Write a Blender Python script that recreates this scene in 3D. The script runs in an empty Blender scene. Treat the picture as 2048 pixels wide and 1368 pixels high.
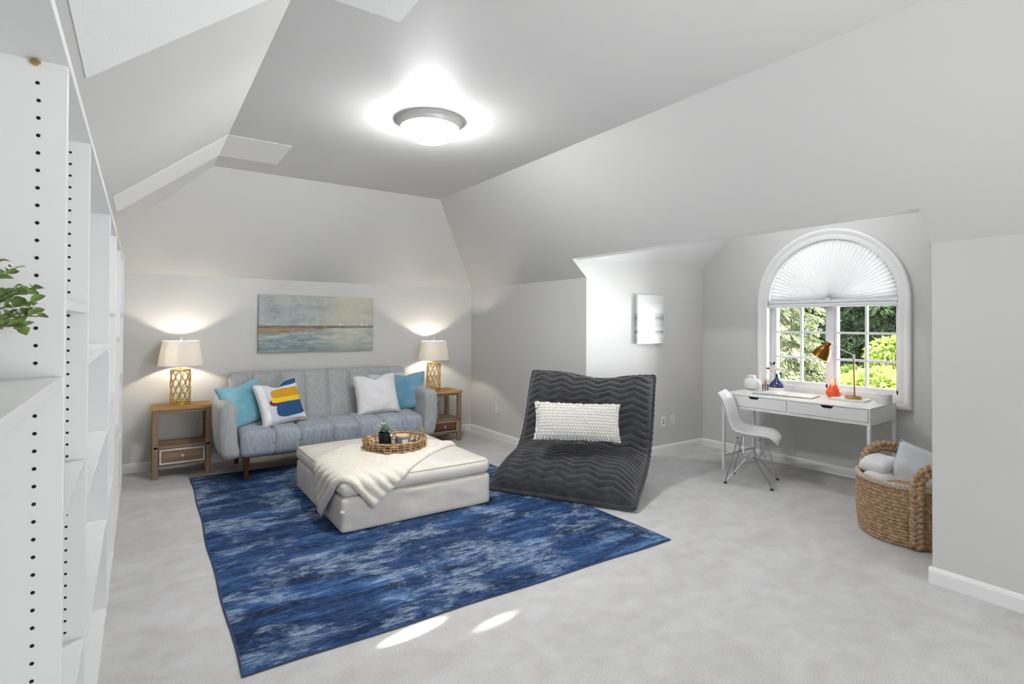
import bpy, bmesh, math, random
import numpy as np
from mathutils import Vector, Matrix, noise
random.seed(7)
rng = np.random.default_rng(7)
PI = math.pi
S = bpy.context.scene
C = S.collection

# ------------------------------------------------------------------ camera, sky, sun, large lights, exposure
F, YAW, PIT, ROL, Y0 = 1080.1, 0.601204, 0.0085651, 0.0046925, 637.716
fw = Vector((math.sin(YAW)*math.cos(PIT), math.cos(YAW)*math.cos(PIT), math.sin(PIT)))
rt = Vector((math.cos(YAW), -math.sin(YAW), 0))
up = rt.cross(fw)
r2 = rt*math.cos(ROL) + up*math.sin(ROL)
u2 = up*math.cos(ROL) - rt*math.sin(ROL)
cam = bpy.data.objects.new('camera', bpy.data.cameras.new('camera'))
C.objects.link(cam)
m4 = Matrix((r2, u2, -fw)).transposed().to_4x4()
m4.translation = Vector((0, 0, 1.43))
cam.matrix_world = m4
cam.data.sensor_width = 36
cam.data.lens = F/2048*36
cam.data.shift_x = 0
cam.data.shift_y = -(684-Y0)/2048
cam.data.clip_start = 0.02
S.camera = cam

S.view_settings.view_transform = 'Standard'
S.view_settings.look = 'None'
S.view_settings.exposure = 0.07
S.view_settings.gamma = 1
S.view_settings.use_curve_mapping = False

w = bpy.data.worlds.new('sky'); S.world = w; w.use_nodes = True
bg = w.node_tree.nodes['Background']
bg.inputs[0].default_value = (0.84, 0.92, 1.0, 1); bg.inputs[1].default_value = 4.0

def light(name, kind, loc, energy, color=(1, 1, 1), target=None, **kw):
    d = bpy.data.lights.new(name, kind); d.energy = energy; d.color = color
    for k, v in kw.items(): setattr(d, k, v)
    o = bpy.data.objects.new(name, d); C.objects.link(o); o.location = loc
    if target is not None:
        o.rotation_euler = (Vector(target)-Vector(loc)).to_track_quat('-Z', 'Y').to_euler()
    return o
light('sun', 'SUN', (8, -6, 10), 20.0, (1.0, 0.95, 0.86), target=(8-0.42, -6+1.0, 10-1.5), angle=0.01)
# added fill lamps with no visible source, behind the camera and around the dormer
light('rear_fill', 'AREA', (2.3, -2.85, 1.4), 86, (0.97, 0.99, 1.0), target=(1.9, 3, 1.2), shape='RECTANGLE', size=2.2, size_y=1.8)  # unseen fill added to brighten the room from behind the camera
light('ceiling_fill', 'AREA', (1.9, 0.0, 0.5), 12.5, (0.97, 0.99, 1.0), target=(1.7, 1.8, 2.78), shape='RECTANGLE', size=1.0, size_y=1.0, spread=math.radians(120))  # unseen lamp added to lift the ceiling, aimed upwards
light('window_fill', 'AREA', (8.9, 0.4, 0.5), 950, (0.95, 0.975, 1.0), target=(5.6, 2.6, 1.25), shape='RECTANGLE', size=2.4, size_y=2.4)  # added area lamp outside, standing in for sky through the window
light('dormer_fill', 'POINT', (4.5, 2.58, 2.62), 17, (0.98, 0.99, 1.0), shadow_soft_size=0.15)  # added lamp without a fixture, brightens the dormer in place of daylight
# two shafts of low sun that slip through the trees and the lower panes onto the carpet
light('sun_shaft', 'SPOT', (6.3, 3.046, 1.404), 6000, (1.0, 0.98, 0.94), target=(1.06, 2.33, 0), spot_size=0.0185, spot_blend=0.35, shadow_soft_size=0.006)
light('sun_shaft', 'SPOT', (6.3, 2.844, 1.373), 3500, (1.0, 0.98, 0.94), target=(1.42, 2.19, 0), spot_size=0.0175, spot_blend=0.8, shadow_soft_size=0.006)

# ------------------------------------------------------------------ materials
def lin(c):
    def f(v):
        v /= 255.0
        return v/12.92 if v <= 0.04045 else ((v+0.055)/1.055)**2.4
    return (f(c[0]), f(c[1]), f(c[2]), 1.0)
MATS = {}
def mat(name, col, rough=0.6, metal=0.0, col2=None, nscale=8.0, stretch=(1, 1, 1), bump=0.0, bscale=60.0, bstretch=None, emit=None, estr=0.0, coat=0.0, sheen=0.0, lo=0.35, hi=0.65, detail=4.0, spec=0.5, trans=0.0, alpha=1.0):
    m = bpy.data.materials.new(name); m.use_nodes = True
    nt = m.node_tree; b = nt.nodes['Principled BSDF']
    b.inputs['Base Color'].default_value = col if len(col) == 4 else lin(col)
    b.inputs['Roughness'].default_value = rough; b.inputs['Metallic'].default_value = metal
    b.inputs['Coat Weight'].default_value = coat; b.inputs['Sheen Weight'].default_value = sheen
    b.inputs['Specular IOR Level'].default_value = spec
    if trans: b.inputs['Transmission Weight'].default_value = trans
    if emit: b.inputs['Emission Color'].default_value = lin(emit); b.inputs['Emission Strength'].default_value = estr
    def tex(scale, st, det):
        tc = nt.nodes.new('ShaderNodeTexCoord'); mp = nt.nodes.new('ShaderNodeMapping'); mp.inputs['Scale'].default_value = st
        n = nt.nodes.new('ShaderNodeTexNoise'); n.inputs['Scale'].default_value = scale; n.inputs['Detail'].default_value = det
        nt.links.new(tc.outputs['Object'], mp.inputs['Vector']); nt.links.new(mp.outputs['Vector'], n.inputs['Vector']); return n
    if col2:
        n = tex(nscale, stretch, detail); r = nt.nodes.new('ShaderNodeValToRGB')
        r.color_ramp.elements[0].position = lo; r.color_ramp.elements[1].position = hi
        r.color_ramp.elements[0].color = col if len(col) == 4 else lin(col); r.color_ramp.elements[1].color = lin(col2)
        nt.links.new(n.outputs['Fac'], r.inputs['Fac']); nt.links.new(r.outputs['Color'], b.inputs['Base Color'])
    if bump:
        n = tex(bscale, bstretch or stretch, 3.0); bp = nt.nodes.new('ShaderNodeBump'); bp.inputs['Strength'].default_value = bump; bp.inputs['Distance'].default_value = 0.01
        nt.links.new(n.outputs['Fac'], bp.inputs['Height']); nt.links.new(bp.outputs['Normal'], b.inputs['Normal'])
    MATS[name] = m
    return m

M_wall = mat('wall_paint', (0.622, 0.62, 0.609, 1), 0.55, bump=0.05, bscale=120, spec=0.35)
M_ceil = mat('white_ceiling_paint', (0.84, 0.84, 0.84, 1), 0.6, bump=0.12, bscale=90, spec=0.3)
M_trim = mat('white_trim', (0.82, 0.82, 0.82, 1), 0.35)
M_vinyl = mat('white_vinyl', (0.80, 0.81, 0.83, 1), 0.4)
M_shelf = mat('white_laminate', (0.80, 0.80, 0.80, 1), 0.35)
M_dark = mat('dark_hole', (12, 11, 10), 0.8)
M_black = mat('matte_black', (22, 22, 24), 0.45)
M_brass = mat('brass', (190, 152, 84), 0.28, 1.0)
M_bronze = mat('aged_brass', (128, 86, 34), 0.3, 1.0)
M_gold = mat('gold_leaf_metal', (232, 200, 112), 0.25, 1.0)
M_chrome = mat('chrome', (190, 192, 196), 0.25, 1.0)
M_nickel = mat('brushed_nickel', (208, 207, 205), 0.4, 0.25)
M_wood = mat('weathered_oak', (116, 92, 72), 0.6, col2=(156, 130, 104), nscale=9, stretch=(1, 1, 0.12), bump=0.25, bscale=40)
M_woodtop = mat('honey_oak', (176, 132, 82), 0.5, col2=(202, 162, 108), nscale=10, stretch=(0.12, 1, 1), bump=0.1, bscale=40)
M_woodx = mat('weathered_oak_rail', (122, 98, 76), 0.6, col2=(166, 140, 112), nscale=9, stretch=(0.12, 1, 1), bump=0.25, bscale=40)
M_wooddk = mat('reddish_oak', (92, 50, 28), 0.55, col2=(146, 96, 60), nscale=10, stretch=(0.15, 1, 1), bump=0.1, bscale=40)
M_white_dist = mat('distressed_white', (170, 165, 160), 0.6, col2=(214, 213, 212), nscale=14, stretch=(0.3, 1, 1))
M_walnut = mat('walnut', (58, 28, 18), 0.4, col2=(88, 46, 30), nscale=14, stretch=(1, 1, 0.2))
M_sofa = mat('grey_chenille', (158, 160, 161), 0.85, col2=(180, 182, 183), nscale=48, stretch=(2.2, 2.2, 0.22), bump=0.4, bscale=160, sheen=0.2)
M_sofaseat = mat('grey_chenille_seat', (144, 152, 162), 0.85, col2=(170, 178, 188), nscale=48, stretch=(2.2, 0.5, 0.25), bump=0.4, bscale=160, sheen=0.25)
M_blue = mat('light_blue_velvet', (104, 163, 182), 0.75, col2=(140, 192, 208), nscale=5, sheen=0.4, bump=0.05)
M_blue2 = mat('steel_blue_velvet', (92, 142, 168), 0.75, col2=(122, 168, 192), nscale=5, sheen=0.4, bump=0.05)
M_whitefab = mat('white_linen', (220, 219, 221), 0.85, col2=(224, 223, 225), nscale=40, bump=0.15, bscale=300)
M_palefab = mat('pale_grey_linen', (206, 208, 214), 0.85, bump=0.15, bscale=300)
M_slip = mat('ivory_slipcover', (211, 205, 196), 0.85, col2=(220, 214, 206), nscale=6, bump=0.12, bscale=30)
M_throw = mat('cream_plush', (228, 219, 203), 0.95, col2=(238, 231, 219), nscale=60, bump=0.5, bscale=220, sheen=0.5)
M_bag = mat('charcoal_plush', (42, 42, 45), 0.9, col2=(60, 61, 66), nscale=12, bump=0.35, bscale=200, sheen=0.35)
M_bob = mat('white_knit', (228, 226, 220), 0.9, bump=0.2, bscale=200)
M_rattan = mat('rattan', (142, 104, 62), 0.65, col2=(206, 172, 122), nscale=30, bump=0.3, bscale=120)
M_seag = mat('water_hyacinth', (140, 110, 80), 0.7, col2=(192, 162, 126), nscale=40, stretch=(1, 1, 1.5), bump=0.3, bscale=120)
M_rim = mat('pale_rope', (170, 152, 128), 0.8, col2=(208, 196, 178), nscale=80, bump=0.4, bscale=150)
M_succ = mat('sage_succulent', (120, 140, 122), 0.6, col2=(176, 188, 176), nscale=20)
M_leaf = mat('boxwood_leaf', (84, 112, 46), 0.45, col2=(136, 160, 88), nscale=14)
M_grassy = mat('grassy_leaf', (38, 58, 30), 0.5)
M_stem = mat('plant_stem', (88, 84, 50), 0.6)
M_soil = mat('dark_soil', (30, 24, 20), 0.9)
M_plastic = mat('white_plastic', (0.80, 0.80, 0.81, 1), 0.3)
M_ivory = mat('ivory_plate', (0.78, 0.77, 0.74, 1), 0.35)
M_ceramic = mat('white_ceramic', (0.85, 0.85, 0.85, 1), 0.25)
M_navy = mat('navy_glaze', (28, 44, 92), 0.1, coat=0.6)
M_orange = mat('orange_glaze', (236, 82, 30), 0.2, coat=0.4)
M_pencilo = mat('orange_pencil', (238, 140, 20), 0.4)
M_pencily = mat('pale_pencil', (240, 205, 130), 0.4)
M_pencilr = mat('red_pencil', (150, 40, 32), 0.4)
M_pencild = mat('dark_pencil', (40, 34, 44), 0.4)
M_paper = mat('paper', (0.82, 0.81, 0.79, 1), 0.7)
M_cover = mat('dark_book_cover', (70, 66, 66), 0.6)
M_box = mat('white_marble', (0.80, 0.79, 0.77, 1), 0.35)
M_grey = mat('warm_white_tin', (0.72, 0.71, 0.70, 1), 0.5)
M_petal = mat('blush_petal', (240, 222, 210), 0.6)
M_candle = mat('smoked_glass_jar', (112, 122, 130), 0.2, coat=0.5)
M_label = mat('white_label', (0.85, 0.85, 0.84, 1), 0.6)
M_lidwood = mat('pale_lid_wood', (216, 186, 150), 0.5)
M_patpot = mat('white_pot', (0.75, 0.75, 0.74, 1), 0.5)
M_trunk = mat('grey_bark', (120, 108, 92), 0.9, col2=(176, 164, 146), nscale=10, bump=0.5, bscale=20)
M_lawn = mat('lawn', (58, 84, 34), 0.9, col2=(86, 112, 50), nscale=3)
M_roofx = mat('exterior_board', (0.5, 0.5, 0.5, 1), 0.8)

def foliage_mat(name, a, b, tr=0.35):
    m = bpy.data.materials.new(name); m.use_nodes = True; nt = m.node_tree; nt.nodes.clear()
    out = nt.nodes.new('ShaderNodeOutputMaterial'); mix = nt.nodes.new('ShaderNodeMixShader'); mix.inputs[0].default_value = tr
    d = nt.nodes.new('ShaderNodeBsdfDiffuse'); t = nt.nodes.new('ShaderNodeBsdfTranslucent')
    tc = nt.nodes.new('ShaderNodeTexCoord'); n = nt.nodes.new('ShaderNodeTexNoise'); n.inputs['Scale'].default_value = 2.5
    r = nt.nodes.new('ShaderNodeValToRGB'); r.color_ramp.elements[0].position = .35; r.color_ramp.elements[1].position = .65
    r.color_ramp.elements[0].color = lin(a); r.color_ramp.elements[1].color = lin(b)
    L = nt.links.new
    L(tc.outputs['Object'], n.inputs['Vector']); L(n.outputs['Fac'], r.inputs['Fac'])
    L(r.outputs['Color'], d.inputs['Color']); L(r.outputs['Color'], t.inputs['Color'])
    L(d.outputs[0], mix.inputs[1]); L(t.outputs[0], mix.inputs[2]); L(mix.outputs[0], out.inputs['Surface'])
    return m
M_conif = foliage_mat('dark_conifer', (62, 80, 58), (108, 126, 92), .35)
M_conif2 = foliage_mat('grey_green_conifer', (120, 134, 100), (186, 190, 156), .35)
M_lime = foliage_mat('lime_conifer', (150, 172, 84), (204, 212, 136), .4)

def glass_mat(name, fac=0.05, tint=(1, 1, 1, 1)):
    m = bpy.data.materials.new(name); m.use_nodes = True; nt = m.node_tree; nt.nodes.clear()
    out = nt.nodes.new('ShaderNodeOutputMaterial'); mix = nt.nodes.new('ShaderNodeMixShader')
    t = nt.nodes.new('ShaderNodeBsdfTransparent'); t.inputs[0].default_value = tint
    g = nt.nodes.new('ShaderNodeBsdfGlossy'); g.inputs['Roughness'].default_value = 0.02
    f = nt.nodes.new('ShaderNodeFresnel'); f.inputs['IOR'].default_value = 1.35
    nt.links.new(f.outputs[0], mix.inputs[0]); nt.links.new(t.outputs[0], mix.inputs[1]); nt.links.new(g.outputs[0], mix.inputs[2]); nt.links.new(mix.outputs[0], out.inputs['Surface'])
    return m
M_glass = glass_mat('window_glass')
M_tumbler = glass_mat('clear_tumbler', tint=(0.93, 0.95, 0.96, 1))

def cloth_translucent(name, col, fac, noise_bump=0.0):
    m = bpy.data.materials.new(name); m.use_nodes = True; nt = m.node_tree; nt.nodes.clear()
    out = nt.nodes.new('ShaderNodeOutputMaterial'); mix = nt.nodes.new('ShaderNodeMixShader'); mix.inputs[0].default_value = fac
    d = nt.nodes.new('ShaderNodeBsdfDiffuse'); t = nt.nodes.new('ShaderNodeBsdfTranslucent')
    d.inputs[0].default_value = col; t.inputs[0].default_value = col
    nt.links.new(d.outputs[0], mix.inputs[1]); nt.links.new(t.outputs[0], mix.inputs[2]); nt.links.new(mix.outputs[0], out.inputs['Surface'])
    return m
M_lampshade = cloth_translucent('linen_lamp_shade', (0.92, 0.91, 0.895, 1), 0.6)
M_pleat = cloth_translucent('white_pleated_fabric', (0.80, 0.795, 0.795, 1), 0.13)

# node-graph helper for the richer procedural surfaces
class G:
    def __init__(s, name, rough=0.7):
        s.m = bpy.data.materials.new(name); s.m.use_nodes = True; s.nt = s.m.node_tree
        s.b = s.nt.nodes['Principled BSDF']; s.b.inputs['Roughness'].default_value = rough
        s.tc = s.nt.nodes.new('ShaderNodeTexCoord')
    def link(s, a, b): s.nt.links.new(a, b)
    def noise(s, scale, stretch=(1, 1, 1), detail=4, rough=0.5, dist=0.0, rot=0.0):
        mp = s.nt.nodes.new('ShaderNodeMapping'); mp.inputs['Scale'].default_value = stretch; mp.inputs['Rotation'].default_value = (0, 0, rot)
        n = s.nt.nodes.new('ShaderNodeTexNoise'); n.inputs['Scale'].default_value = scale; n.inputs['Detail'].default_value = detail
        n.inputs['Roughness'].default_value = rough; n.inputs['Distortion'].default_value = dist
        s.link(s.tc.outputs['Object'], mp.inputs['Vector']); s.link(mp.outputs['Vector'], n.inputs['Vector'])
        return n.outputs['Fac']
    def ramp(s, fac, stops):
        r = s.nt.nodes.new('ShaderNodeValToRGB'); e = r.color_ramp.elements
        e[0].position, e[0].color = stops[0][0], (stops[0][1] if len(stops[0][1]) == 4 else lin(stops[0][1]))
        e[1].position, e[1].color = stops[-1][0], (stops[-1][1] if len(stops[-1][1]) == 4 else lin(stops[-1][1]))
        for p, c in stops[1:-1]:
            x = e.new(p); x.color = c if len(c) == 4 else lin(c)
        s.link(fac, r.inputs['Fac']); return r.outputs['Color']
    def mix(s, fac, a, b, mode='MIX'):
        n = s.nt.nodes.new('ShaderNodeMix'); n.data_type = 'RGBA'; n.blend_type = mode
        for sock, v in ((n.inputs[0], fac), (n.inputs[6], a), (n.inputs[7], b)):
            if hasattr(v, 'is_output'): s.link(v, sock)
            else: sock.default_value = v if isinstance(v, (int, float)) or len(v) == 4 else lin(v)
        return n.outputs[2]
    def math(s, op, a, b=0.0, c=0.0, clamp=False):
        n = s.nt.nodes.new('ShaderNodeMath'); n.operation = op; n.use_clamp = clamp
        for i, v in enumerate((a, b, c)):
            if hasattr(v, 'is_output'): s.link(v, n.inputs[i])
            else: n.inputs[i].default_value = v
        return n.outputs[0]
    def xyz(s):
        n = s.nt.nodes.new('ShaderNodeSeparateXYZ'); s.link(s.tc.outputs['Object'], n.inputs[0]); return n.outputs
    def color(s, c): s.link(c, s.b.inputs['Base Color'])
    def bump(s, h, st, dist=0.01):
        bp = s.nt.nodes.new('ShaderNodeBump'); bp.inputs['Strength'].default_value = st; bp.inputs['Distance'].default_value = dist
        s.link(h, bp.inputs['Height']); s.link(bp.outputs['Normal'], s.b.inputs['Normal'])

g = G('cut_pile_carpet', 0.95); g.b.inputs['Specular IOR Level'].default_value = 0.1
a = g.noise(1.6, (1, 2.2, 1), 5, 0.6, 0.8, 0.6); b = g.noise(9, (1, 1, 1), 4); c = g.noise(190, (1, 1, 1), 5, 0.7)
col = g.ramp(a, [(0.36, (190, 188, 188)), (0.5, (203, 201, 201)), (0.64, (216, 215, 216))])
col = g.mix(0.35, col, g.ramp(b, [(0.36, (188, 185, 183)), (0.64, (224, 223, 223))]))
col = g.mix(0.42, col, g.ramp(c, [(0.3, (146, 143, 141)), (0.7, (246, 246, 246))]))
g.color(col); g.bump(g.math('ADD', c, g.math('MULTIPLY', b, 0.6)), 0.6, 0.006); M_carpet = g.m

g = G('distressed_blue_pile', 0.85); g.b.inputs['Specular IOR Level'].default_value = 0.15
st = g.noise(2.6, (0.6, 4.2, 1), 10, 0.72, 0.15, 0.08); big = g.noise(1.3, (0.8, 1.5, 1), 6, 0.6, 0.3); pat = g.noise(2.1, (0.9, 1.3, 1), 10, 0.74, 0.35); fine = g.noise(260, (1, 1, 1), 2); cr = g.noise(22, (0.5, 2.2, 1), 6, 0.75, 0.2, 0.3); wv_ = g.noise(70, (0.25, 3, 1), 3, 0.6)
base = g.ramp(st, [(0.38, (14, 26, 48)), (0.45, (22, 46, 86)), (0.53, (36, 70, 118)), (0.60, (72, 106, 148)), (0.68, (146, 166, 192))])
dk = g.ramp(big, [(0.44, (255, 255, 255)), (0.56, (0, 0, 0))])
col = g.mix(g.math('MULTIPLY', dk, 0.6), base, (14, 34, 66))
lightp = g.ramp(pat, [(0.49, (0, 0, 0)), (0.57, (255, 255, 255))])
crr = g.ramp(cr, [(0.42, (0, 0, 0)), (0.54, (255, 255, 255))])
col = g.mix(g.math('MULTIPLY', g.math('MULTIPLY', lightp, crr), 0.7), col, (160, 178, 200))
wr_ = g.ramp(wv_, [(0.50, (0, 0, 0)), (0.66, (255, 255, 255))])
col = g.mix(g.math('MULTIPLY', wr_, 0.3), col, (126, 150, 182))
g.color(col); g.bump(fine, 0.5, 0.006); M_rug = g.m

g = G('seascape_paint', 0.55)
x, y, z = g.xyz()
u = g.math('DIVIDE', x, 1.25); v = g.math('DIVIDE', z, 0.615)       # 0..1 over the canvas
n1 = g.noise(6, (0.8, 1, 1.6), 9, 0.72, 0.15); n2 = g.noise(14, (0.5, 1, 2.5), 6, 0.6); n3 = g.noise(30, (0.35, 1, 3), 4)
sky = g.ramp(n1, [(0.3, (122, 134, 140)), (0.5, (164, 172, 172)), (0.7, (192, 196, 188))])
glow = g.math('SUBTRACT', 1.0, g.math('MULTIPLY', g.math('ABSOLUTE', g.math('SUBTRACT', u, 0.78)), 2.6), clamp=True)
sky = g.mix(g.math('MULTIPLY', glow, 0.7), sky, (208, 200, 172))
sea = g.ramp(n2, [(0.32, (92, 116, 124)), (0.5, (142, 156, 158)), (0.66, (184, 190, 182))])
sea = g.mix(g.math('MULTIPLY', glow, 0.75), sea, (202, 202, 184))
low = g.math('SUBTRACT', 1.0, g.math('MULTIPLY', v, 4.5), clamp=True)
sea = g.mix(g.math('MULTIPLY', low, 0.45), sea, (86, 112, 120))
hor = g.math('ADD', 0.455, g.math('MULTIPLY', g.math('SUBTRACT', n3, 0.5), 0.03))
issky = g.math('GREATER_THAN', v, hor)
col = g.mix(issky, sea, sky)
landlow = g.math('ADD', g.math('ADD', 0.31, g.math('MULTIPLY', u, 0.17)), g.math('MULTIPLY', g.math('SUBTRACT', n2, 0.5), 0.08))
isl = g.math('MULTIPLY', g.math('GREATER_THAN', v, landlow), g.math('SUBTRACT', 1.0, issky))
isl = g.math('MULTIPLY', isl, g.math('LESS_THAN', u, 0.72))
col = g.mix(isl, col, g.ramp(n3, [(0.35, (128, 108, 84)), (0.65, (176, 154, 122))]))
strip = g.math('MULTIPLY', g.math('GREATER_THAN', v, g.math('SUBTRACT', hor, 0.035)), g.math('LESS_THAN', v, g.math('ADD', hor, 0.012)))
col = g.mix(g.math('MULTIPLY', strip, 0.75), col, g.ramp(n3, [(0.35, (92, 76, 68)), (0.65, (124, 112, 104))]))
g.color(col); g.bump(n3, 0.3, 0.004); M_sea = g.m

g = G('glossy_abstract_print', 0.25); g.b.inputs['Coat Weight'].default_value = 1.0; g.b.inputs['Coat Roughness'].default_value = 0.02; g.b.inputs['Coat IOR'].default_value = 1.9
x, y, z = g.xyz(); n1 = g.noise(10, (1, 1, 2.5), 6, 0.65, 0.4)
v = g.math('DIVIDE', z, 0.52)
col = g.ramp(n1, [(0.3, (168, 172, 176)), (0.6, (206, 208, 208))])
for cz, wd, k in ((0.53, 0.10, 0.85), (0.24, 0.05, 0.9), (0.40, 0.06, 0.4)):
    bnd = g.math('SUBTRACT', 1.0, g.math('DIVIDE', g.math('ABSOLUTE', g.math('SUBTRACT', v, cz)), wd), clamp=True)
    bnd = g.math('MULTIPLY', g.math('MULTIPLY', bnd, k), g.math('MULTIPLY', n1, 1.8), clamp=True)
    col = g.mix(bnd, col, (72, 78, 84))
col = g.mix(g.math('GREATER_THAN', v, 0.64), col, (214, 215, 214))
g.color(col); M_abstract = g.m

# ------------------------------------------------------------------ mesh helpers
class MB:
    def __init__(s): s.v = []; s.f = []
    def add(s, vs, fs):
        o = len(s.v); s.v += [tuple(p) for p in vs]; s.f += [tuple(i+o for i in f) for f in fs]; return s
    def box(s, c, size, rot=None):
        hx, hy, hz = size[0]/2, size[1]/2, size[2]/2
        vs = [Vector((sx*hx, sy*hy, sz*hz)) for sz in (-1, 1) for sy in (-1, 1) for sx in (-1, 1)]
        if rot is not None: vs = [rot @ p for p in vs]
        return s.add([p+Vector(c) for p in vs], [(0, 2, 3, 1), (4, 5, 7, 6), (0, 1, 5, 4), (2, 6, 7, 3), (0, 4, 6, 2), (1, 3, 7, 5)])
    def bx(s, a, b): return s.box([(p+q)/2 for p, q in zip(a, b)], [abs(q-p) for p, q in zip(a, b)])
    def tube(s, pts, r, n=8, closed=False, cap=True):
        pts = [Vector(p) for p in pts]; N = len(pts); vs = []; prev = None
        rr = r if hasattr(r, '__len__') else [r]*N
        for i, p in enumerate(pts):
            t = (pts[(i+1) % N]-pts[i-1]) if closed else (pts[min(i+1, N-1)]-pts[max(i-1, 0)])
            t.normalize()
            if prev is None:
                a = Vector((0, 0, 1)) if abs(t.z) < 0.9 else Vector((1, 0, 0))
                prev = (a - t*a.dot(t)).normalized()
            else:
                q = prev - t*prev.dot(t)
                prev = q.normalized() if q.length > 1e-6 else prev
            bn = t.cross(prev)
            for k in range(n):
                an = 2*PI*k/n
                vs.append(p + (prev*math.cos(an)+bn*math.sin(an))*rr[i])
        fs = []
        for i in range(N if closed else N-1):
            j = (i+1) % N
            for k in range(n):
                k2 = (k+1) % n
                fs.append((i*n+k, i*n+k2, j*n+k2, j*n+k))
        if cap and not closed:
            fs.append(tuple(range(n-1, -1, -1))); fs.append(tuple((N-1)*n+k for k in range(n)))
        return s.add(vs, fs)
    def cyl(s, p0, p1, r0, r1=None, n=16): return s.tube([p0, p1], [r0, r0 if r1 is None else r1], n)
    def lathe(s, prof, c=(0, 0, 0), n=32, sx=1.0, sy=1.0):
        vs = []; fs = []; N = len(prof)
        for r, z in prof:
            for k in range(n):
                a = 2*PI*k/n; vs.append((c[0]+r*sx*math.cos(a), c[1]+r*sy*math.sin(a), c[2]+z))
        for i in range(N-1):
            for k in range(n):
                k2 = (k+1) % n; fs.append((i*n+k, i*n+k2, (i+1)*n+k2, (i+1)*n+k))
        if prof[0][0] > 1e-6: fs.append(tuple(range(n-1, -1, -1)))
        if prof[-1][0] > 1e-6: fs.append(tuple((N-1)*n+k for k in range(n)))
        return s.add(vs, fs)
    def grid(s, fn, nu, nv, cu=False, cv=False):
        vs = []
        for j in range(nv+(0 if cv else 1)):
            for i in range(nu+(0 if cu else 1)):
                vs.append(fn(i/nu, j/nv))
        W = nu if cu else nu+1; Hh = nv if cv else nv+1; fs = []
        for j in range(nv):
            for i in range(nu):
                i2 = (i+1) % W; j2 = (j+1) % Hh
                fs.append((j*W+i, j*W+i2, j2*W+i2, j2*W+i))
        return s.add(vs, fs)
    def sphere(s, c, r, n=10, m=6, sc=(1, 1, 1)):
        vs = [(c[0], c[1], c[2]-r*sc[2])]; fs = []
        for j in range(1, m):
            t = -PI/2+PI*j/m
            for k in range(n):
                a = 2*PI*k/n; vs.append((c[0]+r*sc[0]*math.cos(t)*math.cos(a), c[1]+r*sc[1]*math.cos(t)*math.sin(a), c[2]+r*sc[2]*math.sin(t)))
        vs.append((c[0], c[1], c[2]+r*sc[2])); e = len(vs)-1
        for k in range(n): fs.append((0, 1+(k+1) % n, 1+k)); fs.append((e, e-n+k, e-n+(k+1) % n))
        for j in range(m-2):
            for k in range(n):
                k2 = (k+1) % n; fs.append((1+j*n+k, 1+j*n+k2, 1+(j+1)*n+k2, 1+(j+1)*n+k))
        return s.add(vs, fs)
    def poly(s, outer, holes=()):
        """flat polygon with holes (3-D points in one plane)"""
        b = bmesh.new(); es = []
        for loop in [outer]+list(holes):
            vv = [b.verts.new(p) for p in loop]
            for i in range(len(vv)): es.append(b.edges.new((vv[i], vv[(i+1) % len(vv)])))
        bmesh.ops.triangle_fill(b, edges=es, use_beauty=True)
        b.verts.index_update()
        vs = [v.co[:] for v in b.verts]; fs = [tuple(v.index for v in f.verts) for f in b.faces]; b.free()
        return s.add(vs, fs)

def obj(name, mb, m, parent=None, smooth=False, bevel=0.0, seg=2, loc=None, fixn=True, angle=40, sub=0):
    me = bpy.data.meshes.new(name); me.from_pydata(mb.v, [], mb.f)
    if fixn:
        b = bmesh.new(); b.from_mesh(me); bmesh.ops.recalc_face_normals(b, faces=b.faces); b.to_mesh(me); b.free()
    me.materials.append(m)
    if smooth:
        me.polygons.foreach_set('use_smooth', [True]*len(me.polygons))
        if smooth != 'all': me.set_sharp_from_angle(angle=math.radians(angle))
    o = bpy.data.objects.new(name, me); C.objects.link(o)
    if loc is not None: o.location = loc
    if parent is not None: o.parent = parent
    if bevel:
        md = o.modifiers.new('bevel', 'BEVEL'); md.width = bevel; md.segments = seg; md.limit_method = 'ANGLE'; md.harden_normals = False
    if sub:
        md = o.modifiers.new('sub', 'SUBSURF'); md.levels = sub; md.render_levels = sub
    return o
def tag(o, label=None, cat=None, group=None, kind=None):
    if label: o['label'] = label
    if cat: o['category'] = cat
    if group: o['group'] = group
    if kind: o['kind'] = kind
    return o
def thing(name, label, cat, loc=(0, 0, 0), rz=0.0, group=None):
    o = bpy.data.objects.new(name, None); C.objects.link(o); o.location = loc; o.rotation_euler = (0, 0, rz)
    return tag(o, label, cat, group)
def struct(name, mb, m, **k):
    o = obj(name, mb, m, **k); o['kind'] = 'structure'; return o
def dup(o, parent=None):
    c = o.copy(); C.objects.link(c)
    if parent is not None: c.parent = parent
    for ch in o.children: dup(ch, c)
    return c
def sm(x, a, b):
    t = min(1, max(0, (x-a)/(b-a))); return t*t*(3-2*t)

def rbox(size, r, n, disp=None, c=(0, 0, 0)):
    """rounded box, n = cuts per axis; disp(p, q) moves a surface point"""
    hx, hy, hz = size[0]/2, size[1]/2, size[2]/2; mb = MB(); h = (hx, hy, hz)
    def at(p):
        q = Vector([max(-h[i]+r, min(h[i]-r, p[i])) for i in range(3)])
        d = Vector(p)-q
        p2 = q + d.normalized()*r if d.length > 1e-9 else Vector(p)
        if disp: p2 = disp(p2)
        return (p2.x+c[0], p2.y+c[1], p2.z+c[2])
    def lin_(a, n, half):   # denser towards the rounded ends
        return -half + 2*half*a
    for ax in range(3):
        i1, i2 = (ax+1) % 3, (ax+2) % 3
        for sg in (-1, 1):
            def fn(u, v):
                p = [0, 0, 0]; p[ax] = sg*h[ax]; p[i1] = lin_(u, n[i1], h[i1]); p[i2] = lin_(v, n[i2], h[i2]); return at(p)
            mb.grid(fn, n[i1], n[i2])
    return mb
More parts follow.
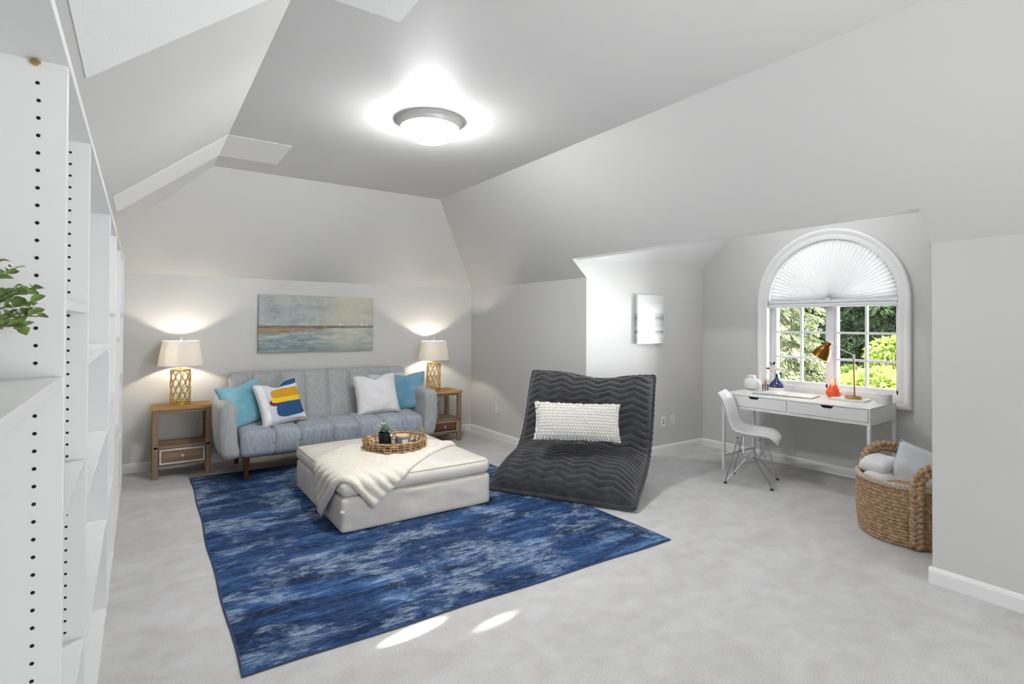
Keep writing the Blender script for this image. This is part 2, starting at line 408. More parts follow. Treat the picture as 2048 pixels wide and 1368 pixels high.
def weld(o, d=0.0004):
    b = bmesh.new(); b.from_mesh(o.data); bmesh.ops.remove_doubles(b, verts=b.verts, dist=d); bmesh.ops.recalc_face_normals(b, faces=b.faces); b.to_mesh(o.data); b.free()
    return o
def soft(name, mb, m, parent=None, **k):
    return weld(obj(name, mb, m, parent, smooth='all', fixn=False, **k))
def nz(x, y, z, s=1.0): return noise.noise((x*s, y*s, z*s))

# ------------------------------------------------------------------ the room
XL, XR, YB, YF = -0.46, 3.638, 6.262, -3.0
ZK, ZC, XW, YD, YN = 1.89, 2.777, 5.487, 4.0, 1.16
ZL = 1.993
struct('floor', MB().poly([(XL, YF, 0), (XR, YF, 0), (XR, YN, 0), (XW+.15, YN, 0), (XW+.15, YD, 0), (XR, YD, 0), (XR, YB, 0), (XL, YB, 0)]), M_carpet)
struct('wall_back', MB().poly([(XL, YB, 0), (XR, YB, 0), (XR, YB, ZK), (XL, YB, ZK)]), M_wall)
struct('wall_left', MB().poly([(XL, YF, 0), (XL, YB, 0), (XL, YB, ZK), (XL, 6.149, ZL), (XL, YF, ZL)]), M_wall)
struct('wall_front', MB().poly([(XL, YF, 0), (XR, YF, 0), (XR, YF, ZK), (2.669, YF, ZC), (0.502, YF, ZC), (XL, YF, ZL)]), M_wall)
struct('wall_right', MB().poly([(XR, YD, 0), (XR, YB, 0), (XR, YB, ZK), (XR, YD, ZK)]), M_wall)
struct('wall_near', MB().poly([(XR, YF, 0), (XR, YN, 0), (XR, YN, ZK), (XR, YF, ZK)]), M_wall)
ce = MB()
ce.poly([(0.502, YF, ZC), (2.669, YF, ZC), (2.669, 5.289, ZC), (0.502, 5.289, ZC)])
ce.poly([(XL, YB, ZK), (XR, YB, ZK), (2.669, 5.289, ZC), (0.502, 5.289, ZC), (XL, 6.149, ZL)])
ce.poly([(XL, YF, ZL), (XL, 6.149, ZL), (0.502, 5.289, ZC), (0.502, YF, ZC)])
zd1, zd2, zh = 2.083, ZC, 2.064       # dormer wall top, dormer flat, header soffit
xh = XR-(zh-ZK)/0.9154; xs = xh+0.13; yl, yr = YD-(zd2-zd1)/0.87, YN+(zd2-zd1)/0.87
ce.poly([(XR, YB, ZK), (2.669, 5.289, ZC), (2.669, YF, ZC), (XR, YF, ZK), (XR, YN, ZK), (xh, YN, zh), (xh, YD, zh), (XR, YD, ZK)])
struct('ceiling', ce, M_wall)
# dormer
struct('wall_dormer_left', MB().poly([(XR, YD, 0), (XW, YD, 0), (XW, YD, zd1), (xh, YD, zd1), (xh, YD, zh), (XR, YD, ZK)]), M_wall)
struct('wall_dormer_right', MB().poly([(XR, YN, 0), (XW, YN, 0), (XW, YN, zd1), (xh, YN, zd1), (xh, YN, zh), (XR, YN, ZK)]), M_wall)
dc = MB()
dc.poly([(xs, YD, zd1), (XW, YD, zd1), (XW, yl, zd2), (xs, yl, zd2)])
dc.poly([(xs, yl, zd2), (XW, yl, zd2), (XW, yr, zd2), (xs, yr, zd2)])
dc.poly([(xs, yr, zd2), (XW, yr, zd2), (XW, YN, zd1), (xs, YN, zd1)])
dc.poly([(xh, YD, zh), (xh, YN, zh), (xs, YN, zh), (xs, YD, zh)])
dc.poly([(xs, YD, zh), (xs, YN, zh), (xs, YN, zd1), (xs, yr, zd2), (xs, yl, zd2), (xs, YD, zd1)])
struct('ceiling_dormer', dc, M_ceil)
# window wall with an arched opening
WY, WS, WR, WB = 2.594, 1.66, 0.602, 0.795      # centre, spring line, radius, bottom
def arch(R, zb, x, n=40):
    pts = [(x, WY+R, zb)] + [(x, WY+R*math.cos(PI*i/n), WS+R*math.sin(PI*i/n)) for i in range(n+1)] + [(x, WY-R, zb)]
    return pts
struct('wall_window', MB().poly([(XW, YN, 0), (XW, YD, 0), (XW, YD, zd1), (XW, yl, zd2), (XW, yr, zd2), (XW, YN, zd1)], [arch(WR, WB, XW)]), M_wall)

# thin white panels on the left slope and the flat ceiling (a few mm of board)
k = (ZC-ZL)/(0.502-XL)
def band(name, ya, yb):
    mb = MB(); t = 0.0025
    prof = [(-0.16, ZC-k*(0.502+0.16)), (0.502, ZC), (0.94, ZC)]
    nrm = [(k*.7, -.77), (k*.35, -.93), (0, -1)]
    vs = []
    for y in (ya, yb):
        for (x, z), (nx, nzz) in zip(prof, nrm):
            vs += [(x, y, z+0.002), (x+nx*t, y, z+nzz*t)]
    fs = []
    for i in range(2):
        p = i*2; q = 6+i*2
        fs += [(p+1, p+3, q+3, q+1), (p, p+1, p+3, p+2), (q, q+2, q+3, q+1), (p, q, q+2, p+2)]
    fs += [(0, 6, 7, 1), (4, 5, 11, 10)]
    mb.add(vs, fs)
    return struct(name, mb, M_ceil)
band('trim_1', 4.345, 4.925); band('trim_2', 0.9, 2.27)

def base(name, p, q, nrm, e0=0.0, e1=0.0):
    """baseboard from p to q, projecting along nrm"""
    p, q, nv = Vector((*p, 0)), Vector((*q, 0)), Vector((*nrm, 0)); d = (q-p).normalized()
    p = p-d*e0; q = q+d*e1
    prof = [(0.0, 0.0), (0.014, 0.0), (0.014, 0.068), (0.009, 0.080), (0.004, 0.088), (0.0, 0.09)]
    mb = MB(); n = len(prof)
    mb.add([e+nv*a+Vector((0, 0, z)) for e in (p, q) for a, z in prof], [tuple(range(n)), tuple(range(2*n-1, n-1, -1))]+[(i, (i+1) % n, n+(i+1) % n, n+i) for i in range(n)])
    return struct(name, mb, M_trim)
base('baseboard_back', (XL, YB), (XR, YB), (0, -1))
base('baseboard_right', (XR, YD), (XR, YB), (-1, 0), 0.014, 0)
base('baseboard_near', (XR, YF), (XR, YN), (-1, 0), 0, 0.014)
base('baseboard_dormer_left', (XR, YD), (XW, YD), (0, -1))
base('baseboard_dormer_right', (XR, YN), (XW, YN), (0, 1))
base('baseboard_window', (XW, YN), (XW, YD), (-1, 0))

# ------------------------------------------------------------------ window
win = tag(bpy.data.objects.new('window_1', None), kind='structure'); C.objects.link(win); win.location = (XW, WY, 0)
def prof_sweep(outline, prof, closed=False):
    """sweep (offset outwards, proud into the room) along an outline of (y, z, ny, nz)"""
    mb = MB(); n = len(prof)
    for (y, z, ny, nzz) in outline:
        for o, p in prof: mb.v.append((-p, y+ny*o, z+nzz*o))
    N = len(outline)
    for i in range(N if closed else N-1):
        j = (i+1) % N
        for a_ in range(n):
            b_ = (a_+1) % n; mb.f.append((i*n+a_, i*n+b_, j*n+b_, j*n+a_))
    if not closed: mb.f += [tuple(range(n)), tuple(range((N-1)*n, N*n))]
    return mb
def archline(R, zb, n=48, corner=True):
    o = []
    q = math.sqrt(.5)
    o.append((R, zb, 1, -1 if corner else 0))
    for i in range(n+1):
        a_ = PI*i/n; o.append((R*math.cos(a_), WS+R*math.sin(a_), math.cos(a_), math.sin(a_)))
    o.append((-R, zb, -1, -1 if corner else 0))
    return o
cas = [(0.0, 0.0), (0.0, 0.012), (0.012, 0.018), (0.045, 0.018), (0.05, 0.024), (0.066, 0.026), (0.072, 0.034), (0.09, 0.036), (0.100, 0.030), (0.102, 0.0)]
obj('casing', prof_sweep(archline(WR, WB), cas, True), M_trim, win, smooth=True, angle=50)
# jamb lining from the wall face back to the sash
obj('jamb', prof_sweep(archline(WR, WB), [(0.0, 0.002), (0.0, -0.16), (0.03, -0.16), (0.03, 0.002)], True), M_trim, win, smooth=True, angle=50)
obj('sill', MB().bx((-0.012, -WR, WB-0.002), (0.10, WR, WB+0.016)), M_trim, win, bevel=0.003)
XG = 0.115                                        # glass plane behind the wall face
sashes = []
def sash(y0, y1):
    """one casement with its panes (local y from y0 to y1)"""
    fwid = 0.052; z0, z1 = WB+0.012, 1.63
    mb = MB()
    for a_, b_ in (((y0, z0), (y0+fwid, z1)), ((y1-fwid, z0), (y1, z1)), ((y0, z0), (y1, z0+fwid-0.01)), ((y0, z1-fwid+.03), (y1, z1))):
        mb.bx((XG-0.03, a_[0], a_[1]), (XG+0.03, b_[0], b_[1]))
    s_ = obj('sash', mb, M_vinyl, win, bevel=0.004)
    gy0, gy1, gz0, gz1 = y0+fwid, y1-fwid, z0+fwid-0.01, z1-fwid+.03
    mid = (gy0+gy1)/2
    hz = [1.094, 1.3535]
    mb = MB(); mb.bx((XG-0.012, mid-0.011, gz0), (XG+0.012, mid+0.011, gz1))
    for z in hz: mb.bx((XG-0.0119, gy0, z-0.011), (XG+0.0119, gy1, z+0.011))
    obj('muntin', mb, M_vinyl, s_)
    zz = [gz0]+hz+[gz1]
    for a_, b_ in ((gy0, mid-.011), (mid+.011, gy1)):
        for i in range(3):
            lo_ = zz[i]+(0.011 if i else 0); hi_ = zz[i+1]-(0.011 if i < 2 else 0)
            obj('pane', MB().poly([(XG, a_, lo_), (XG, b_, lo_), (XG, b_, hi_), (XG, a_, hi_)]), M_glass, s_)
sash(-WR, -0.002); sash(0.002, WR)
mb = MB(); mb.bx((XG-0.045, -0.03, WB), (XG+0.03, 0.03, 1.63)); mb.bx((XG-0.05, -WR, 1.615), (XG+0.03, WR, 1.68))
mb.bx((XG-0.045, WR-.03, WB), (XG+0.03, WR, 1.65)); mb.bx((XG-0.045, -WR, WB), (XG+0.03, -WR+.03, 1.65))
obj('mullion', mb, M_vinyl, win, bevel=0.004)
obj('pane', MB().poly([(XG, y_, z_) for (_, y_, z_) in [(0, p[1]-WY, p[2]) for p in arch(WR-0.004, 1.66, 0)]]), M_glass, win)
# pleated half-round shade
sh = thing('window_shade', 'white pleated half-round fan shade in the arch of the window', 'blind', (XW+0.035, WY, WS+0.005))
NP = 92
def pl(u, v):
    a_ = PI*u; i = round(u*NP); rr = 0.02+(WR-0.03)*v
    zig = (0.5 if i % 2 else -0.5)*(0.008+0.026*v)
    return (zig, rr*math.cos(a_), rr*math.sin(a_))
obj('pleats', MB().grid(pl, NP, 6), M_pleat, sh)
mb = MB(); mb.bx((-0.024, -WR+.012, -0.018), (0.02, WR-.012, 0.012))
obj('headrail', mb, M_vinyl, sh, bevel=0.004)
mb = MB(); mb.bx((-0.03, -WR+.006, -0.058), (0.024, WR-.006, -0.022))
obj('bottom_rail', mb, M_vinyl, sh, bevel=0.008)
obj('hub', MB().cyl((-0.03, 0, 0.012), (0.0, 0, 0.012), 0.02, n=20), M_vinyl, sh, smooth=True)
mb = MB()
for sg in (-1, 1): mb.tube([(-0.022, 0, 0.01), (-0.022, sg*0.20, 0.15)], 0.0014, 5)
obj('lift_cord', mb, M_plastic, sh)
mb = MB().tube([(0.005+0.0*i, (WR-0.012)*math.cos(PI*i/40), (WR-0.012)*math.sin(PI*i/40)) for i in range(41)], 0.007, 8)
obj('arch_track', mb, M_vinyl, sh, smooth=True)

# ------------------------------------------------------------------ bookcase along the left wall
XB = -0.128
bk = thing('bookcase', 'long white built-in bookcase with peg holes along the left wall', 'bookcase', (XB, 0, 0))
ys = [0.55, 1.42, 2.0, 3.27, 4.06, 4.855, 5.66]
TH = 0.024; DP = 0.318
dv = []
for y in ys:
    dv.append(obj('divider', MB().bx((-DP, y-TH/2+TH/2, 0), (0, y+TH, 1.975)), M_shelf, bk, bevel=0.0015))
pts_ = {1: [1.905-0.0349*i for i in range(53)], 2: [1.917-0.0336*i for i in range(55)]}
hole = None
sh_z = {0: [1.33], 1: [1.33, 0.47], 2: [1.492, 1.0, 0.51], 3: [1.32, 0.885, 0.455], 4: [1.515, 1.0, 0.48], 5: [1.36, 0.68], 6: [1.48, 0.975, 0.475]}
ybs = [-0.3]+ys
for i in range(len(ys)):
    a_, b_ = ybs[i]+TH, ybs[i+1]
    zs = {0: [1.318], 1: [1.318], 2: [1.478, 1.03, 0.515], 3: [1.322, 0.905, 0.475], 4: [1.495, 1.005, 0.50], 5: [1.32, 0.68], 6: [1.50, 0.985, 0.485]}[i]
    if a_ < b_-0.05:
        for z in zs:
            obj('shelf', MB().bx((-DP+.012, a_+.0005, z-.024), (-.003, b_-.0005, z)), M_shelf, bk, bevel=0.0015)
        obj('shelf', MB().bx((-DP+.012, a_+.0005, 0.02), (-.001, b_-.0005, 0.045)), M_shelf, bk, bevel=0.0015)
obj('top_panel', MB().bx((-DP, 0.55, 1.9505), (0.002, 5.684, 1.975)), M_shelf, bk, bevel=0.0015)
obj('back_panel', MB().bx((-DP-.008, 0.55, 0.0), (-DP+.0115, 5.684, 1.974)), M_shelf, bk)
obj('plinth', MB().bx((-.03, 0.56, 0.0), (-.012, 5.66, 0.0195)), M_shelf, bk)
for di, zs in pts_.items():
    for z in zs:
        if z < 0.08: continue
        if hole is None:
            hole = obj('peg_hole', MB().cyl((0, 0, 0), (0, -0.0006, 0), 0.0036, n=12), M_dark, dv[di], loc=(-0.047, ys[di], z))
        else:
            h = hole.copy(); C.objects.link(h); h.parent = dv[di]; h.location = (-0.045, ys[di], z)
mb = MB(); mb.cyl((-0.05, ys[1]-.012, 1.9435), (-0.05, ys[1], 1.9435), 0.0055, n=12); mb.bx((-0.058, ys[1]-.008, 1.9435), (-0.042, ys[1], 1.9465))
obj('shelf_pin', mb, M_brass, bk)
mb = MB(); mb.cyl((-0.05, ys[2]-.010, 1.447), (-0.05, ys[2], 1.447), 0.004, n=10)
obj('shelf_pin', mb, M_dark, bk)

# plant on the near shelf (only its sprays reach into the frame)
pp = thing('potted_boxwood', 'leafy green boxwood sprays in a pot on the near bookcase shelf', 'plant', (-0.264, 1.20, 1.3185))
obj('pot', MB().lathe([(0.04, 0), (0.05, 0.09), (0.046, 0.09), (0.044, 0.075), (0.0, 0.075)], n=28), M_ceramic, pp, smooth=True)
leafmesh = MB()
def leafshape(L, W, fold=0.25, n=4):
    mb = MB(); vs = []; fs = []
    for i in range(n+1):
        t = i/n; wdt = W*math.sin(PI*min(1, t*0.95+0.03))**0.8
        z = 0.12*L*math.sin(t*PI)
        vs += [(t*L, -wdt, z+fold*wdt), (t*L, 0, z), (t*L, wdt, z+fold*wdt)]
    for i in range(n):
        for j in range(2): fs.append((3*i+j, 3*i+j+1, 3*i+j+4, 3*i+j+3))
    return mb.add(vs, fs)
lf = obj('leaf', leafshape(0.027, 0.0105), M_leaf, pp, smooth=True)
first = True
stem_mb = MB()
def set_dir(o, p, d, roll):
    q = Vector(d).to_track_quat('X', 'Z'); o.rotation_mode = 'QUATERNION'
    from mathutils import Quaternion
    o.rotation_quaternion = q @ Quaternion((1, 0, 0), roll); o.location = p
sprays = [((0.005, 0.0, .07), (.095, .14, .125)), ((0, 0.01, .07), (.05, .15, .17)), ((0.005, 0, .07), (.10, .10, .17)), ((0, 0, .07), (.03, .16, .11)), ((0, 0, .07), (.115, .05, .12)), ((-.01, 0, .07), (-.03, .1, .2)), ((0, -.01, .07), (.02, -.08, .2)), ((0, 0, .07), (.04, .04, .23)), ((0, -.01, .07), (.10, -.03, .16)), ((0, .01, .07), (-.02, .15, .14)), ((.0, .01, .07), (.075, .16, .10)), ((.0, .01, .07), (.03, .17, .20)), ((0, 0, .07), (.07, .13, .205)), ((0, 0, .07), (.06, .15, .15)), ((0, 0, .07), (.10, .08, .145)), ((0, 0, .07), (.085, .11, .10)), ((0, 0, .07), (.05, .10, .215))]
for (p0, p1) in sprays:
    p0, p1 = Vector(p0), Vector(p1); mid = (p0+p1)/2+Vector((0, 0, .03))
    pts = [(p0*(1-t)**2+mid*2*t*(1-t)+p1*t*t) for t in [i/10 for i in range(11)]]
    stem_mb.tube(pts, 0.0012, 5)
    for i in range(3, 11):
        for sgn in (-1, 1):
            d = (pts[i]-pts[i-1]).normalized(); sd = d.cross(Vector((0, 0, 1))).normalized()*sgn
            dd = d*0.55+sd*0.8+Vector((random.uniform(-.5, .5), random.uniform(-.5, .5), random.uniform(-.5, .8)))
            o = lf if first else lf.copy()
            if not first: C.objects.link(o); o.parent = pp
            first = False
            set_dir(o, pts[i], dd, random.uniform(-.8, .8)); sc = random.uniform(.6, .95); o.scale = (sc, sc, sc)
obj('stem', stem_mb, M_stem, pp)

# ------------------------------------------------------------------ ceiling light
cl = thing('ceiling_light', 'flush ceiling light with nickel ring and glowing white glass bowl', 'ceiling light', (1.575, 3.275, ZC))
obj('ring', MB().lathe([(0.0, -0.001), (0.216, -0.001), (0.216, -0.012), (0.203, -0.02), (0.197, -0.03), (0.195, -0.048), (0.183, -0.056), (0.172, -0.066), (0.162, -0.062), (0.0, -0.06)], n=64), M_nickel, cl, smooth=True, angle=30)
M_dome = mat('lit_opal_glass', (0.9, 0.9, 0.88, 1), 0.3, emit=(252, 252, 252), estr=166.0)
obj('glass_bowl', MB().lathe([(0.166*math.cos(t), -0.062-0.085*math.sin(t)) for t in [PI/2*i/14 for i in range(15)]], n=56), M_dome, cl, smooth='all')
obj('finial', MB().lathe([(0.0, -0.158), (0.006, -0.155), (0.007, -0.148), (0.004, -0.144)], n=16), M_nickel, cl, smooth='all')

# ------------------------------------------------------------------ rug
t_ = 0.012
def rugf(u, v):
    x = 0.345+2.55*u; y = 2.41+3.31*v
    x += (0.035*v-0.0)*(1) + 0.004*math.sin(v*23)+0.003*math.sin(v*9+1)
    y += -0.05*u + 0.004*math.sin(u*19)
    e = min(u, 1-u, v, 1-v)
    return (x, y, t_*(0.55+0.45*sm(e, 0, 0.012)))
mb = MB(); mb.grid(rugf, 60, 80)
nu, nv = 60, 80
edge = [(i, 0) for i in range(nu)]+[(nu, j) for j in range(nv)]+[(nu-i, nv) for i in range(nu)]+[(0, nv-j) for j in range(nv)]
loop = [rugf(i/nu, j/nv) for i, j in edge]
n = len(loop); o0 = len(mb.v); mb.v += [(p[0], p[1], 0.0005) for p in loop]
for i in range(n):
    a_ = edge[i][1]*(nu+1)+edge[i][0]; b_ = edge[(i+1) % n][1]*(nu+1)+edge[(i+1) % n][0]
    mb.f.append((a_, o0+i, o0+(i+1) % n, b_))
ro = tag(bpy.data.objects.new('area_rug', None), 'distressed blue area rug under the ivory ottoman', 'rug'); C.objects.link(ro)
obj('rug_pile', mb, M_rug, ro, smooth=True)
M_bind = mat('navy_binding', (44, 62, 92), 0.9)
obj('binding', MB().tube([(p[0], p[1], 0.005) for p in loop], 0.0045, 6, closed=True), M_bind, ro, smooth=True)

# ------------------------------------------------------------------ side tables
def side_table(label, loc, W, D, H, dark):
    t = thing('side_table', label, 'side table', loc)
    hw = W/2
    obj('table_top', MB().bx((-hw-.012, -.015, H-.026), (hw+.012, D+.012, H)), M_woodtop, t, bevel=0.004)
    for sx in (-1, 1):
        for yy in (0, D-.04):
            x0 = sx*(hw-.025)
            obj('leg', MB().bx((x0-.024, yy, 0), (x0+.024, yy+.04, H-.0265)), M_wood, t, bevel=0.003)
    mb = MB(); zd = H-.026
    mb.bx((-hw+.05, .006, zd-.03), (hw-.05, .022, zd-.0005)); mb.bx((-hw+.05, D-.022, zd-.03), (hw-.05, D-.006, zd-.0005))
    for sx in (-1, 1): mb.bx((sx*(hw-.02)-.008, .0405, zd-.03), (sx*(hw-.02)+.008, D-.0405, zd-.0005))
    obj('apron', mb, M_woodx, t, bevel=0.002)
    zs = H*0.455
    obj('shelf', MB().bx((-hw+.008, .0, zs-.022), (hw-.008, D-.004, zs)), M_woodx, t, bevel=0.003)
    z0, z1 = H*0.195, zs-.0225
    mb = MB()
    mb.bx((-hw+.05, .012, z0-.028), (hw-.05, D-.01, z0-.006))
    for sx in (-1, 1): mb.bx((sx*(hw-.034)-.006, .0405, z0-.028), (sx*(hw-.034)+.006, D-.0405, z1))
    mb.bx((-hw+.05, D-.02, z0-.006), (hw-.05, D-.008, z1))
    obj('drawer_case', mb, M_woodx, t, bevel=0.002)
    dr = obj('drawer', MB().bx((-hw+.053, .004, z0), (hw-.053, .018, z1-.004)), M_wooddk if dark else M_woodx, t, bevel=0.001)
    mb = MB(); a_, b_, c_, d_ = -hw+.055, hw-.055, z0+.002, z1-.006; e = 0.010 if dark else 0.016
    mb.bx((a_, -.006, c_), (b_, .0035, c_+e)); mb.bx((a_, -.006, d_-e), (b_, .0035, d_)); mb.bx((a_, -.0058, c_), (a_+e, .0035, d_)); mb.bx((b_-e, -.0058, c_), (b_, .0035, d_))
    obj('drawer_moulding', mb, M_white_dist, dr, bevel=0.002)['label'] = 'whitewashed moulding framing the drawer front'
    mb = MB(); e2 = e+.012
    mb.bx((a_+e2, -.001, c_+e2), (b_-e2, .0038, c_+e2+.006)); mb.bx((a_+e2, -.001, d_-e2-.006), (b_-e2, .0038, d_-e2)); mb.bx((a_+e2, -.0009, c_+e2), (a_+e2+.006, .0038, d_-e2)); mb.bx((b_-e2-.006, -.0009, c_+e2), (b_-e2, .0038, d_-e2))
    obj('inner_moulding', mb, M_wooddk if dark else M_wood, dr)
    zc = (z0+z1)/2
    kn = MB(); pr = [(0.004, 0), (0.004, .008), (.012, .014), (.013, .02), (.009, .025), (0, .026)]
    for (r_, h_) in pr: pass
    N = 16; vs = []
    for r_, h_ in pr:
        for q in range(N): vs.append((r_*math.cos(2*PI*q/N), .0035-h_, zc+r_*math.sin(2*PI*q/N)))
    fs = [(i*N+q, i*N+(q+1) % N, (i+1)*N+(q+1) % N, (i+1)*N+q) for i in range(len(pr)-1) for q in range(N)]
    obj('knob', kn.add(vs, fs), M_nickel, dr, smooth=True)
    return t
side_table('weathered wooden side table left of the sofa with a drawer and empty shelf', (0.323, 5.85, 0), 0.472, 0.33, 0.648, False)
side_table('wooden side table behind the right sofa arm with a potted plant on its shelf', (3.005, 5.80, 0), 0.46, 0.36, 0.61, True)

def table_lamp(label, loc, cord=True):
    t = thing('table_lamp', label, 'table lamp', loc, group=None)
    R, H = 0.081, 0.335; mb = MB(); NH, ROWS = 9, 5
    for d in (-1, 1):
        for q in range(NH):
            pts = []
            for i in range(41):
                s = i/40; ph = s*ROWS            # crossings at whole numbers of ph
                a_ = 2*PI*q/NH + d*(ph*PI/NH - 0.10*math.sin(2*PI*ph)*PI/NH*1.6)
                rr = R + d*0.0022
                pts.append((rr*math.cos(a_), rr*math.sin(a_), 0.012+s*(H-.024)))
            mb.tube(pts, 0.0042, 6)
    obj('lattice_base', mb, M_gold, t, smooth='all')
    mb = MB()
    for z in (0.004, 0.014, H-.014, H-.004): mb.tube([(R*1.02*math.cos(2*PI*i/40), R*1.02*math.sin(2*PI*i/40), z) for i in range(40)], 0.0045, 8, closed=True)
    obj('base_ring', mb, M_gold, t, smooth='all')
    mb = MB().lathe([(0.0, H-.006), (0.075, H-.006), (0.075, H), (0.012, H+.006), (0.009, H+.05), (0.014, H+.055), (0.014, H+.075), (0.0, H+.078)], n=24)
    mb.cyl((0, 0, .006), (0, 0, H), 0.004, n=8)
    obj('neck', mb, M_gold, t, smooth=True)
    z0, z1, r0, r1 = H+.035, H+.265, .188, .150
    mb = MB(); n = 56; vs = []
    for (r_, z) in ((r0, z0), (r1, z1), (r1-.0025, z1), (r0-.0025, z0)):
        for q in range(n): vs.append((r_*math.cos(2*PI*q/n), r_*math.sin(2*PI*q/n), z))
    fs = [(i*n+q, i*n+(q+1) % n, ((i+1) % 4)*n+(q+1) % n, ((i+1) % 4)*n+q) for i in range(4) for q in range(n)]
    obj('lamp_shade', mb.add(vs, fs), M_lampshade, t, smooth=True)
    mb = MB()
    for q in range(3):
        a_ = 2*PI*q/3; mb.tube([(0, 0, z1-.012), (r1*math.cos(a_), r1*math.sin(a_), z1-.004)], 0.0018, 5)
    mb.cyl((0, 0, H+.07), (0, 0, z1), .0022, n=6)
    obj('harp', mb, M_gold, t)
    obj('finial', MB().lathe([(0.003, z1-.005), (.005, z1+.005), (.011, z1+.012), (.011, z1+.036), (.008, z1+.042), (0, z1+.043)], n=16), M_lampshade, t, smooth=True)
    M = MATS.get('bulb') or mat('bulb', (1, 1, 1, 1), 0.4, emit=(255, 232, 196), estr=10)
    obj('bulb', MB().sphere((0, 0, H+.105), .024, 14, 10), M, t, smooth='all')
    l = light('lamp_glow', 'POINT', (loc[0], loc[1], loc[2]+H+.155), 12.0, (1.0, 0.90, 0.75), shadow_soft_size=0.02)
    return t
tl = table_lamp('gold lattice table lamp on the left side table', (0.311, 6.02, 0.6485))
table_lamp('gold lattice table lamp on the right side table, beside the room corner', (2.97, 6.03, 0.6105))
mb = MB().tube([(0.02, .09, 0.0), (.03, .185, -.02), (.05, .20, -.12), (.13, .21, -.21), (.155, .215, -.30), (.16, .222, -.36), (.20, .23, -.35), (.225, .235, -.29)], 0.0022, 6)
obj('lamp_cord', mb, M_plastic, tl, smooth='all')

def outlet(label, cat, loc, rz, kind='duplex'):
    t = thing('outlet' if kind == 'duplex' else 'cable_plate', label, cat, loc, rz)
    obj('cover_plate', MB().bx((-.036, -.006, -.058), (.036, 0, .058)), M_plastic, t, bevel=0.003)
    if kind == 'duplex':
        for z in (-.022, .022):
            s_ = obj('socket', MB().bx((-.016, -.0085, z-.014), (.016, -.0055, z+.014)), M_ivory, t, bevel=0.002)
            mb = MB()
            for x in (-.006, .006): mb.bx((x-.001, -.009, z-.004), (x+.001, -.0084, z+.006))
            obj('slot', mb, M_dark, s_)
        obj('screw', MB().cyl((0, -.0075, 0), (0, -.005, 0), .003, n=10), M_nickel, t)
    else:
        for z in (-.018, .018): obj('jack', MB().cyl((0, -.011, z), (0, -.0055, z), .0075, n=14), M_dark, t)
    return t
outlet('white outlet on the back wall behind the left side table', 'outlet', (0.52, YB, 0.385), 0)
outlet('white outlet on the right wall between the room corner and the bean bag', 'outlet', (XR, 5.62, 0.372), -PI/2)
outlet('white outlet low on the dormer wall, right of the two-jack plate', 'outlet', (4.935, YD, 0.355), 0)
outlet('white plate with two black jacks on the dormer wall beside the bean bag', 'wall plate', (4.785, YD, 0.35), 0, 'cable')

# ------------------------------------------------------------------ sofa
sf = thing('sofa', 'grey channel-tufted sofa with wooden legs against the back wall', 'sofa', (0, 0, 0))
seams = [1.02, 1.25, 1.55, 1.80, 2.06, 2.30]
def seat_d(p):
    x = p.x+1.627; dz = 0
    for s in seams:
        k_ = math.exp(-((x-s)/0.018)**2); p = p + Vector((0, 0.024*k_ if p.y < -.1 else 0, -0.026*k_ if p.z > 0 else 0))
    if p.z > 0:
        e = math.exp(-((p.y+.05)/.018)**2); p.z -= 0.022*e
        p.z += 0.022*math.cos(min(1, abs(p.y)/.24)*PI/2)*1.0 + 0.006*nz(x*3, p.y*4, 1)
    p.y -= 0.012*math.cos(p.z/.12*PI/2) if p.y < -.1 else 0
    return p
soft('seat', rbox((1.78, 0.60, 0.235), 0.05, (220, 40, 14), seat_d, (1.627, 5.635, 0.327)), M_sofaseat, sf)
def back_d(p):
    x = p.x+1.65
    for s in [0.93, 1.18, 1.42, 1.66, 1.90, 2.14, 2.38]:
        k_ = math.exp(-((x-s)/0.018)**2)
        if p.y < 0: p = p+Vector((0, 0.028*k_, 0))
        if p.z > .2: p = p+Vector((0, 0, -0.006*k_))
    if p.y < 0: p.y -= 0.012
    p.y += 0.26*(p.z+.26)          # lean
    return p
soft('backrest', rbox((1.86, 0.13, 0.53), 0.045, (240, 8, 30), back_d, (1.65, 5.93, 0.655)), M_sofa, sf)
for sg, cx in ((-1, 0.658), (1, 2.598)):
    def arm_d(p, sg=sg):
        f = (p.z+.25)/.5
        p.x += sg*(0.018*math.sin(f*PI)*1.2 + 0.03*(f-0.5))
        p.z += -0.05*sm(p.y, -0.32, -0.18)*0 + 0.03*sm(p.y, -0.36, 0.3)*f
        if abs(p.y) < .2: p.x += sg*0.008*math.cos(p.y/.2*PI/2)
        e = math.exp(-((p.y+.06)/.012)**2)+math.exp(-((p.y-.12)/.012)**2)
        p.x -= sg*0.008*e*(1 if p.x*sg > 0 else 0)
        return p
    soft('armrest', rbox((0.155, 0.66, 0.50), 0.065, (12, 40, 26), arm_d, (cx, 5.66, 0.455)), M_sofa, sf)
for x, y in ((0.79, 5.39), (2.48, 5.39), (0.80, 6.08), (2.48, 6.08)):
    mb = MB(); h = 0.215; vs = []; 
    for z, r_ in ((0.0, .019), (h, .031)):
        for q in range(16): vs.append((x+r_*math.cos(2*PI*q/16), y+r_*math.sin(2*PI*q/16), z+(.0125 if y < 5.7 else 0)))
    mb.add(vs, [(q, (q+1) % 16, 16+(q+1) % 16, 16+q) for q in range(16)]+[tuple(range(15, -1, -1)), tuple(range(16, 32))])
    obj('leg', mb, M_walnut, sf, smooth=True)
obj('seat_frame', MB().bx((0.76, 5.40, 0.20), (2.49, 6.02, 0.225)), M_black, sf)

